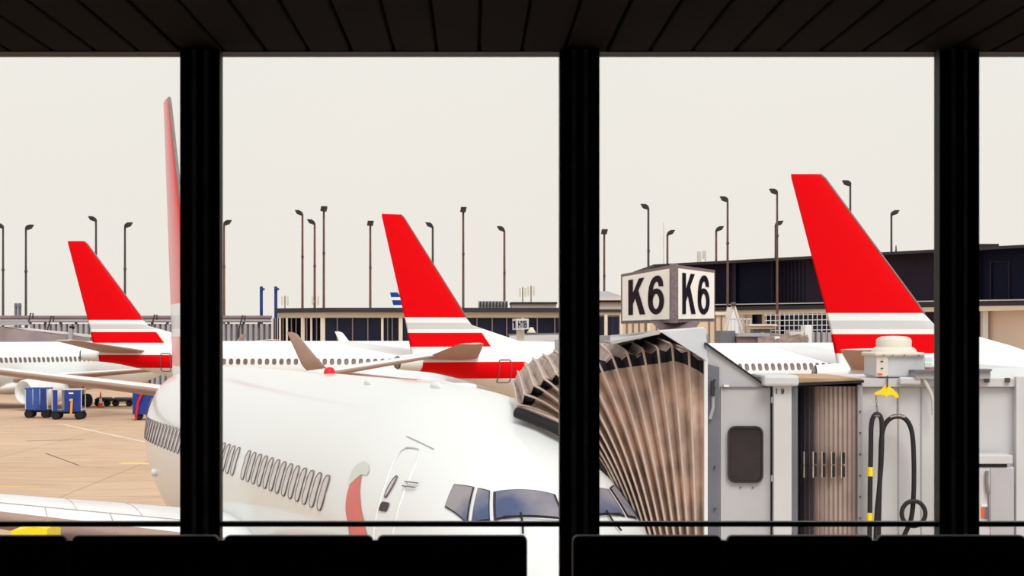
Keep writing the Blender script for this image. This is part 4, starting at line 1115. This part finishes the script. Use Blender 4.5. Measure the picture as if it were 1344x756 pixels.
mb.add([q(a, b, -.075) for a, b in o_] + [q(a, b, -.075) for a, b in i_] + [q(a, b, -.02) for a, b in o_], [(k_, (k_ + 1) % n_, n_ + (k_ + 1) % n_, n_ + k_) for k_ in range(n_)] + [(k_, 2 * n_ + k_, 2 * n_ + (k_ + 1) % n_, (k_ + 1) % n_) for k_ in range(n_)])
wfr = mb.build('window_frame', M_frame, dr)
MB().prism([q(a, b, -.05) for a, b in i_], (0, .01, 0)).build('pane', M_cabwin, dr)
pan([(1012, 905), (1015, 905), (1015, 508), (1012, 508)], -.035, M_dark, 'door_gap', .04)
for py in (521, 624): pan([(1012.5, py), (1017, py), (1017, py + 8), (1012.5, py + 8)], -.07, M_grey2, 'hinge', .05)
for px in (972, 988): MB().tube([q(px, 640, -.03), q(px, 640, -.05)], .008, 8).build('bolt', M_roofdark, br)
# square post and cap
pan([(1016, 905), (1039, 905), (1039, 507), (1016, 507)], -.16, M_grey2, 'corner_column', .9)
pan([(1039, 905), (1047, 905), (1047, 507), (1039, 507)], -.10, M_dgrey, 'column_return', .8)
BBX(1003, 507, 1049, 492.5, BY - .26, BY + .9, .03).build('cap_box', M_grey2, br)
mb = MB(); text_on(mb, '19', [q(1018, 517, -.165), q(1029, 517, -.165), q(1029, 510, -.165), q(1018, 510, -.165)], 0, 1, 0, 1, .004, gap=1.2); mb.build('lettering', M_letter2, br)
# rotunda tambour: curved wall of slats
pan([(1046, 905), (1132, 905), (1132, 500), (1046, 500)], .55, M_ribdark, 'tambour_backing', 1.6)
ns = 13
for i in range(ns):
    u0 = i / ns; u1 = (i + 1) / ns
    a0, a1 = math.pi * (0.97 - .72 * u0), math.pi * (0.97 - .72 * u1)
    def arc(a): return 1095 + 46 * (math.cos(a)) * 1.05, .52 - .45 * math.sin(a)
    # slat edges evenly spread in px, depth from the curve
    pa, pb = 1051 + 79 * u0, 1051 + 79 * u1
    def dep(px): v = (px - 1100) / 52; return .45 - .42 * math.sqrt(max(0, 1 - v * v))
    pm0, pm1 = pa + (pb - pa) * .28, pa + (pb - pa) * .78
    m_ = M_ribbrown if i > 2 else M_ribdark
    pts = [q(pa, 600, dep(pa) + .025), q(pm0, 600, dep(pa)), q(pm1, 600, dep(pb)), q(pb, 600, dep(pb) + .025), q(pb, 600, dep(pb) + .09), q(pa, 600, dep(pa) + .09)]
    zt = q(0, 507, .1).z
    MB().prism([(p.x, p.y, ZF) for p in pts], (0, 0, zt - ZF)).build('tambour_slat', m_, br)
for k_, px in enumerate((1058, 1070, 1081.5, 1094, 1107)):
    for (ya, yb) in ((594, 609), (612, 626)):
        pan([(px - 2, yb), (px + 2, yb), (px + 2, ya), (px - 2, ya)], -.06 + (.1 if k_ == 0 else 0) , M_dark, 'vent_slot', .05)
        pan([(px - 3, yb + 1), (px - 2, yb + 1), (px - 2, ya - 1), (px - 3, ya - 1)], -.065 + (.1 if k_ == 0 else 0), M_hoop, 'vent_frame', .06)
MB().prism([q(1046, 506.5, -.12), q(1134, 502.5, -.12), q(1134, 499, -.12), q(1046, 502.5, -.12)], (0, 2.6, 0)).build('tambour_rail', M_dark, br)
MB().prism([q(1048, 502.5, -.08), q(1134, 499, -.08), q(1130, 496.5, -.08), q(1050, 496.5, -.08)], (0, 2.4, 0)).build('tambour_roof', M_rust, br)
# tunnel wall to the right
pan([(1131, 905), (1338, 905), (1338, 505), (1131, 505)], .10, M_grey2, 'tunnel_wall', 2.3)
pan([(1131, 507.5), (1338, 507.5), (1338, 497), (1131, 497)], .02, M_grey2, 'top_band', 2.4)
pan([(1131, 509), (1338, 509), (1338, 507.3), (1131, 507.3)], .06, M_corr, 'drip_edge', .05)
pan([(1126, 905), (1132, 905), (1132, 505), (1126, 505)], .02, M_corr, 'edge_angle', .1)
for py in (540, 568, 596, 624, 652, 680): MB().tube([q(1129, py, .02), q(1129, py, 0)], .01, 6).build('bolt', M_roofdark, br)
pan([(1283, 497), (1344, 497), (1344, 482), (1283, 484)], .3, M_white, 'roof_cover', 2.0)
for px in (1293, 1320): pan([(px, 502), (px + 6, 502), (px + 6, 496), (px, 496)], -.02, M_steel, 'roof_clip', .06)
pan([(1334, 905), (1341, 905), (1341, 495), (1334, 495)], -.03, M_grey2, 'down_pipe', .12)
pan([(1341, 905), (1440, 905), (1440, 495), (1341, 495)], .0, M_grey2, 'tunnel_wall', 2.3)
pan([(1179, 905), (1180, 905), (1180, 509), (1179, 509)], .085, M_corr, 'panel_seam', .02)
pan([(1209, 905), (1210, 905), (1210, 509), (1209, 509)], .085, M_corr, 'panel_seam', .02)
# bracket on which the air unit's arm rests
MB().prism([q(1202, 497, -.1), q(1300, 497, -.1), q(1300, 486, -.1), q(1202, 488, -.1)], (0, .3, 0)).build('bracket_beam', M_corr, br)
MB().prism([q(1201, 489, -.14), q(1302, 487, -.14), q(1302, 484.5, -.14), q(1201, 486, -.14)], (0, .36, 0)).build('bracket_cap', M_dgrey, br)
MB().tube([q(1212, 496, -.06), q(1222, 516, -.06), q(1225, 528, -.06), q(1225, 545, -.06)], .022, 8).build('brace', M_grey2, br)
BBX(1181, 505, 1209, 495, BY - .08, BY + .01, .02).build('junction_tray', M_grey2, br)
# legs to the apron
for px in (1000, 1250):
    b_ = q(px, 700, 1.2)
    MB().box((b_.x - .2, BY + 1.0, 0), (b_.x + .2, BY + 1.4, ZF)).build('support_leg', M_grey, br)
    MB().box((b_.x - .7, BY + .5, 0), (b_.x + .7, BY + 1.9, .25)).build('footing', M_dgrey, br)
# gable hood over the canopy
pk, lf, rt_, bk = q(866, 436, -.25), q(801, 449.5, .3), q(925.5, 473, -.2), q(923, 430.5, 2.2)
MB().prism([q(866, 434.5, -.3), q(922, 430.0, .6), q(927, 430.5, .6), q(928, 474, -.3)], (0, .12, 0)).build('hood_front', M_grey, br)
MB().prism([q(866, 433.2, -.34), q(924, 429, .56), q(924, 431.5, .56), q(866, 436, -.34)], (0, .16, 0)).build('hood_ridge', M_white, br)
MB().prism([q(801, 447.5, .2), q(866, 433.5, -.3), q(866, 438.5, -.3), q(803, 452, .2)], (0, .14, 0)).build('hood_edge', M_grey2, br)
MB().prism([q(801, 447.5, .3), q(866, 433.5, -.2), q(866, 433.5, 3.0), q(801, 440, 3.0)], (0, 0, -.04)).build('hood_roof', M_grey, br)
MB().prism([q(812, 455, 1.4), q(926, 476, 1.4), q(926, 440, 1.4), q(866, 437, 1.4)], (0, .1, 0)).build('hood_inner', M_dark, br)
MB().prism([q(730, 462, 3.2), q(930, 462, 3.2), q(930, 438.5, 3.2), q(785, 440.5, 3.2), q(730, 446, 3.2)], (0, .5, 0)).build('far_wall', M_corr, br)

# folding canopy: hoops fanning from the cabin mouth on to the nose
T = [(925,473),(904,461),(882,454),(863,458),(844,460),(823,463),(803,466),(783,471),(764,477),(746,482),(729,489),(713,496),(700,505),(688,517),(679,531)]
Bt = [925,914,904,895,887,879,871,864,858,853,849,846,843,841,838]
NH = len(T)
# end of the canopy follows the fuselage skin
nearM = Matrix.Translation(near.location) @ near.rotation_euler.to_matrix().to_4x4()
BN = Body(3.7)
def skin(t, deg, off): return nearM @ BN.pt(t, math.radians(deg), off)
def hoop_side(k_, nseg=10, inner=False):
    """near-side post of hoop k, from top corner down to the bottom"""
    f = k_ / (NH - 1); tx, ty = T[int(k_)] if k_ == int(k_) else [(T[int(k_)][i] + T[int(k_) + 1][i]) / 2 for i in (0, 1)]
    bx = Bt[int(k_)] if k_ == int(k_) else (Bt[int(k_)] + Bt[int(k_) + 1]) / 2
    c_x = (tx + bx) / 2 + 19 * f ** 1.6; c_y = (ty + 720) / 2 - 85 * f ** 1.6
    yt = 0.0 + 1.5 * f ** 1.3; yb = 0.0 + .6 * f
    pts = []
    for i in range(nseg + 1):
        u = i / nseg
        x = (1-u)**2 * tx + 2*u*(1-u) * c_x + u*u * bx; y = (1-u)**2 * ty + 2*u*(1-u) * c_y + u*u * 720
        d = yt * (1 - u) + yb * u
        if inner: d += .10 + .10 * f; x += 1.5
        pts.append(q(x, y, d))
    return pts
rows_t = []; rows_g = []; rows_top = []
seq = []
for k_ in range(NH):
    seq.append((k_, False))
    if k_ < NH - 1: seq.append((k_ + .5, True))
for k_, inn in seq:
    s_ = hoop_side(k_, 14, inn)
    L0 = s_[0]
    # top zone: drop of about 17 px is the black gusset, below it the tan canvas
    f = k_ / (NH - 1)
    d = (s_[1] - s_[0]).normalized(); g_ = .17
    mid = s_[0] + d * g_
    rows_g.append([s_[0] + (Vector((0, 0, -.05)) if inn else Vector((0, 0, 0))), mid])
    rows_t.append([mid] + [p for p in s_[1:]] if (s_[1] - s_[0]).length > g_ else [mid] + s_[2:])
    k0 = int(k_)
    fx = (-42 * (1 - f) - 6 * f); fy = (-5 * (1 - f) - 30 * f)
    tx = T[k0][0] if not inn else (T[k0][0] + T[k0+1][0]) / 2; ty = T[k0][1] if not inn else (T[k0][1] + T[k0+1][1]) / 2
    drop = 6.5 if inn else 0
    far_d = 1.2 * f + 2.6
    near_p = s_[0] + (Vector((0, 0, -.05)) if inn else Vector((0, 0, .01)))
    fr = P(tx + fx, ty + fy + drop * .3, BY + far_d)
    ins = near_p.lerp(fr, .5) + Vector((0, 0, .03 - (.04 if inn else 0)))
    rows_top.append([near_p, ins, fr])
mn = min(len(r_) for r_ in rows_t); rows_t = [r_[:mn] for r_ in rows_t]
can = MB().sheet(rows_t, (.02, .05, 0), 0, False).build('canopy_fabric', M_tan, br)
MB().sheet(rows_g, (.01, .05, -.01), 0, False).build('canopy_gusset', M_gusset, br)
MB().sheet(rows_top, (0, .02, -.04), 0, False).build('canopy_top', M_tan2, br)
for k_ in range(NH):
    s_ = hoop_side(k_, 14); f = k_ / (NH - 1)
    fr = rows_top[2 * k_][2]
    up = Vector((0, -.015, .015))
    a = rows_top[2 * k_][1]
    MB().tube([fr + up, a + up, s_[0].lerp(a, .12) + up] + [p + Vector((0, -.02, 0)) for p in s_[0:]], .014, 6).build('canopy_hoop', M_hoop, br)
# black padded bumper lying on the nose
pad = [(678,541,1.5),(705,551.5,1.32),(733,564,1.1),(760,583,1.0),(786,607,.9),(812,643,.8),(834,685,.7),(845,722,.65)]
pad = [q(*p) for p in smooth(pad, 4)]
MB().tube(pad, .068, 10).build('canopy_bumper', M_dark, br)
MB().tube([p + Vector((.02, .02, .09)) for p in pad], .022, 8).build('bumper_edge', M_hoop, br)

# ------------------------------------------------------------------ things on and by the bridge
sg = sign_box('gate_sign', (815, 360, 425, 25.6), (885, 347, 423.5, 24.3), (938.5, 354.5, 422, 25.1), (0, 0, q(0, 433, 1).z),
     'box sign reading K6 on both faces, standing on the jet bridge hood', 'sign', 'K6', 'K6', (.05, .05, .06, .06),
     (.14, .88, .12, .90), (.12, .86, .10, .92), M_letter, M_letter2, 24)
# corner post and base
MB().bbox((P(879.5, 0, 24.2).x, 24.16, P(0, 424.5, 24.2).z), (P(890, 0, 24.2).x, 24.30, P(0, 346, 24.2).z), .012).build('corner_post', M_signf, sg)
a = [P(853, 421, 24.6), P(920, 421, 24.6), P(920, 420.5, 25.2), P(853, 420.5, 25.2)]; b = [P(866, 433.5, 24.4), P(912, 433, 24.4), P(908, 433.5, 24.9), P(870, 433.5, 24.9)]
MB().add(a + b, [(0,1,2,3),(7,6,5,4),(0,4,5,1),(1,5,6,2),(2,6,7,3),(3,7,4,0)]).build('pedestal', M_signf, sg)

AY = 23.7
def a_(px, py, d=0): return P(px, py, AY + d)
ac = empty('air_unit', Vector((a_(1182, 0).x, AY + .4, a_(0, 497).z)), 'boxy grey ventilation unit with a beige domed cap on top of the jet bridge', 'ventilation unit')
BBX(1150, 495, 1214, 466, AY, AY + .75).build('body', M_grey2, ac)
MB().box(a_(1150.5, 494, -.02), a_(1165, 467, .0)).build('access_panel', M_beige, ac)
BBX(1148, 468, 1215, 462.5, AY - .05, AY + .8, .025, 3).build('lid', M_beige, ac)
c0 = a_(1182, 0, .0) + Vector((0, .38, 0))
def lathe_(name, prof, m, sxr=1.0):
    MB().tube([Vector((c0.x, c0.y, a_(0, y).z)) for y, r_ in prof], [r_ for y, r_ in prof], 28).build(name, m, ac)
lathe_('upper_lid', [(463, .27), (459, .255), (456, .22), (455.5, .19)], M_beige)
lathe_('neck', [(457, .20), (455, .20)], M_mull)
lathe_('dome_cap', [(456, .205), (447, .205), (444, .19), (442, .15), (441.3, .08), (441, .01)], M_beige)
for px in (1160, 1172, 1187, 1206): MB().tube([a_(px, 466.5, -.06), a_(px, 466.5, -.075)], .008, 6).build('bolt', M_frame, ac)
for py in (475, 484): MB().box(a_(1156, py, -.03), a_(1159, py - 1.2, -.02)).build('screw_slot', M_frame, ac)
MB().box(a_(1152, 492, -.03), a_(1158, 490, -.02)).build('rust_mark', M_orange, ac)
for py in (475, 482): MB().box(a_(1214, py, .1), a_(1219, py - 6, .3)).build('side_clamp', M_white, ac)
MB().box((a_(1152, 0).x, AY + .05, q(0, 497, .02).z + .002), (a_(1210, 0).x, AY + .7, a_(0, 494.5).z)).build('base_plate', M_grey2, ac)

HY = 23.3
def h_(px, py, d=0): return P(px, py, HY + d)
hg = empty('hose_hanger', h_(1163, 505), 'yellow spreader plate hanging from the air unit, holding the black hoses', 'hanger')
MB().prism([h_(1147.5, 519), h_(1154, 517.5), h_(1161, 519), h_(1163, 521.5), h_(1165.5, 519), h_(1171, 518), h_(1176, 523), h_(1180, 521.5), h_(1178.5, 516.5), h_(1167, 506.5), h_(1164.5, 504.5), h_(1162, 506.5), h_(1157, 512), h_(1148.5, 515.5)], (0, .05, 0)).build('spreader_plate', M_yellow, hg)
MB().tube([h_(1164.5, 494, .3), h_(1164.5, 500, .1), h_(1164.5, 507, -.02)], .010, 8).build('hanging_rod', M_frame, hg)
for (xa, ya, xb, yb) in ((1149.5, 519, 1151.5, 543), (1178, 522, 1178, 547)):
    for i in range(5):
        u = (i + .5) / 5; cx_, cy_ = xa + (xb - xa) * u, ya + (yb - ya) * u
        pts = [h_(cx_ + (1.1 * math.cos(a) if i % 2 else .5 * math.cos(a)), cy_ + 3.0 * math.sin(a), .02 * math.cos(a) * (0 if i % 2 else 1)) for a in [2 * math.pi * j / 10 for j in range(11)]]
        MB().tube(pts, .004, 5, cap=False).build('chain_link', M_chain, hg)
hz = [(1141, 720), (1141.5, 690), (1142, 640), (1143, 590), (1143.5, 560), (1146, 548), (1151, 543.5), (1156, 548), (1157.5, 562), (1157, 600), (1154, 640), (1150.5, 680), (1149, 720)]
h1 = empty('air_hose', h_(1149, 720), 'black hose with yellow bands hanging in a narrow loop, left of the two', 'hose')
MB().tube([h_(a, b, -.03) for a, b in smooth(hz)], .028, 10).build('hose', M_hose, h1)
MB().tube([h_(1142.7, 613, -.03), h_(1142.3, 625, -.03)], .033, 12).build('yellow_band', M_yellow, h1)
MB().tube([h_(1141.8, 673, -.03), h_(1141.5, 685, -.03)], .033, 12).build('yellow_band', M_yellow, h1)
MB().tube([h_(1147.5, 545.5, -.04), h_(1154.5, 545.5, -.04)], .018, 8).build('clamp', M_chain, h1)
hz = [(1153, 720), (1153.5, 680), (1154.5, 640), (1156, 600), (1157, 575), (1161, 558), (1169, 549), (1178, 546.5), (1187, 549), (1194, 558), (1198, 575), (1199.5, 610), (1199, 650), (1196, 680), (1188, 700), (1178, 720)]
h2 = empty('air_hose', h_(1180, 720), 'black hose in a wide loop ending in a round coil, right of the two', 'hose')
MB().tube([h_(a, b, .04 - (.0 if i < 60 else .0)) for i, (a, b) in enumerate(smooth(hz))], .028, 10).build('hose', M_hose, h2)
cpts = [(1199 + 15.5 * math.cos(a), 674 + 16.5 * math.sin(a)) for a in [math.radians(60 + 360 * j / 28) for j in range(29)]]
MB().tube([h_(a, b, -.03) for a, b in cpts], .026, 10).build('coil', M_hose, h2)
MB().tube([h_(1168, 547.5, .0), h_(1178, 545.5, -.0), h_(1188, 547.5, .0)], .014, 8).build('clamp', M_chain, h2)

# electrical cabinet at the right edge
KY = 23.1
def k2(px, py, d=0): return P(px, py, KY + d)
ec = empty('electrical_cabinet', Vector((k2(1304, 0).x, KY + .15, ZF)), 'light grey electrical cabinet with lever handle mounted at the right end of the bridge', 'cabinet')
BBX(1270, 905, 1331, 613, KY, KY + .38, .01).build('body', M_grey2, ec)
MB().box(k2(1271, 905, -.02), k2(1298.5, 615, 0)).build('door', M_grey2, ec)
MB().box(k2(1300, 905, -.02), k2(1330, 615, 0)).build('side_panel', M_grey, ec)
BBX(1270, 609, 1329.5, 597.5, KY - .03, KY + .4, .01).build('lid', M_grey2, ec)
MB().box(k2(1270, 613, -.01), k2(1322, 609, -.01) + Vector((0, .36, 0))).build('shadow_gap', M_dark, ec)
MB().tube([k2(1295.5, 618, -.05), k2(1295, 632, -.05), k2(1297, 648, -.05)], .02, 8).build('lever_handle', M_chain, ec)
MB().tube([k2(1297.5, 648, -.04), k2(1298, 690, -.04)], .008, 8).build('rod', M_mull, ec)
MB().box(k2(1281, 636, -.03), k2(1285, 632, -.02)).build('red_button', M_red, ec)
MB().box(k2(1288, 680, -.03), k2(1292, 666, -.02)).build('orange_label', M_orange, ec)
MB().box(k2(1292.2, 681, -.03), k2(1296, 666, -.02)).box(k2(1288.5, 665, -.03), k2(1296, 661.5, -.02), 1).build('dark_label', [M_dgrey, M_white], ec)
